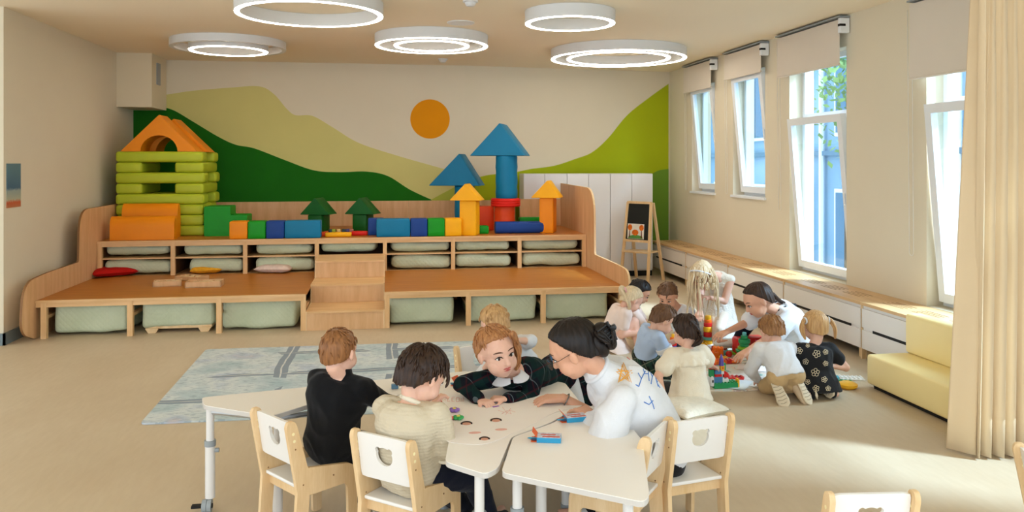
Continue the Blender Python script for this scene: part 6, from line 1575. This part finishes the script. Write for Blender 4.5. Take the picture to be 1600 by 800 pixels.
tower('green layered cone toy beside the red bag', 1163, 560, [('green', .02, .7), ('lime', .04, 1.25), ('green', .025, 1.45), ('lime', .03, 1.1), ('green', .03, .8), ('green', .04, 1.0), ('green', .03, .6), ('teal', .03, .35)], .055, 'toy')
tower('small tower with orange top between the polo boy and the blouse girl', 1052, 560, [('blue', .06, 1.2), ('purple', .06, .9), ('red', .03, .9), ('orange', .05, .9), ('yellow', .03, .5)], .035)
# red bag
p = onz(1180, 556, FZ); t = thing('red_toy_bag', 'glossy red toy box with a pink patch behind the kneeling boy', 'toy box', p)
mb = MB(); rbox(mb, p.x - .17, p.x + .12, p.y, p.y + .16, FZ, FZ + .17, .03, 3, puff=.006); obj('case', mb, T['red'], t, smooth=40)
mb = MB(); rbox(mb, p.x + .0, p.x + .1, p.y - .006, p.y + .01, FZ + .12, FZ + .15, .004, 1); obj('patch', mb, T['pink'], t)
tower('orange and lime stacked cups on the red toy box', 1196, 556, [('red', .17, .5), ('orange', .04, .8), ('lime', .04, .8), ('orange', .03, .6)], .04, 'toy cups')
# loose bricks
rs = random.Random(8); cols_ = list(T)
spots = [(1097, 548, 'yellow', .05, .07, 'yellow brick left of the stacked tower'), (1118, 548, 'red', .04, .05, 'red brick right of the stacked tower'), (1083, 549, 'yellow', .04, .04, 'small yellow brick near the reaching hand'), (1112, 560, 'orange', .06, .06, 'orange toy vehicle left in the pile'), (1122, 556, 'orange', .05, .08, 'upright orange brick in the middle of the pile'), (1128, 548, 'red', .05, .05, 'red brick at the top of the pile'), (1134, 555, 'teal', .04, .04, 'teal brick in the pile'),
    (1108, 566, 'red', .06, .04, 'red flat brick at the left end of the pile'), (1120, 568, 'orange', .08, .03, 'orange flat rail in the lower pile'), (1133, 567, 'red', .06, .03, 'red flat rail in the lower pile'), (1146, 566, 'orange', .06, .03, 'orange wheel piece in the lower pile'), (1143, 551, 'lime', .05, .02, 'lime disc on the pile'), (1150, 553, 'lime', .05, .02, 'second lime disc right of the first'), (1139, 557, 'red', .03, .05, 'small upright red brick by the lime discs'), (1130, 562, 'yellow', .04, .03, 'yellow brick between the orange rails'),
    (1148, 592, 'red', .07, .02, 'red flat piece right of the castle roof'), (1155, 592, 'red', .04, .02, 'small red piece on the paper sheets'), (1168, 577, 'red', .02, .03, 'tiny red brick near the paper sheets'), (1094, 556, 'lime', .04, .04, 'lime brick beside the reaching hand'),
    (1300, 598, 'cyan', .06, .05, 'cyan toy right of the girl in the flower dress'), (1309, 600, 'green', .07, .02, 'dark green flat toy right of the cyan one'), (1322, 598, 'green', .05, .015, 'small green strip on the floor far right of the group'), (1330, 592, 'white', .10, .012, 'white flat piece on the floor far right'), (1324, 606, 'yellow', .08, .05, 'orange-yellow round toy lying farthest right'), (1170, 548, 'black', .04, .04, 'dark toy by the teacher hand'), (1143, 538, 'black', .05, .05, 'dark brown toy under the reaching arm'), (1152, 536, 'white', .05, .03, 'white toy under the reaching arm'),
    (938, 545, 'lime', .07, .05, 'lime toy behind the woman in the sweatshirt'), (1088, 540, 'orange', .04, .05, 'orange brick behind the reaching hand')]
for i, (px, py, c, w_, h, lab) in enumerate(spots):
    p = onz(px, py, FZ if px < 1280 and px > 1000 else 0.0); m = Matrix.Translation(p) @ Matrix.Rotation(rs.uniform(-.6, .6), 4, 'Z'); mb = MB()
    if 'disc' in lab or 'round' in lab or 'wheel' in lab: lathe(mb, [(w_ * .75, 0), (w_, h * .3), (w_, h * .7), (w_ * .6, h)], (0, 0, 0), 20)
    else: brick(mb, -w_, w_, -w_ * .55, w_ * .55, 0, h, True)
    xf(mb, m); obj('toy_brick' if 'brick' in lab else 'small_toy', mb, T[c], smooth=30, tag_=(lab, 'toy', 'toys scattered on the floor'))
cushion('cream quilted cushion on the floor by the cream blouse girl', onz(1078, 646, 0), .21, .21, .05, M_crm, .35)
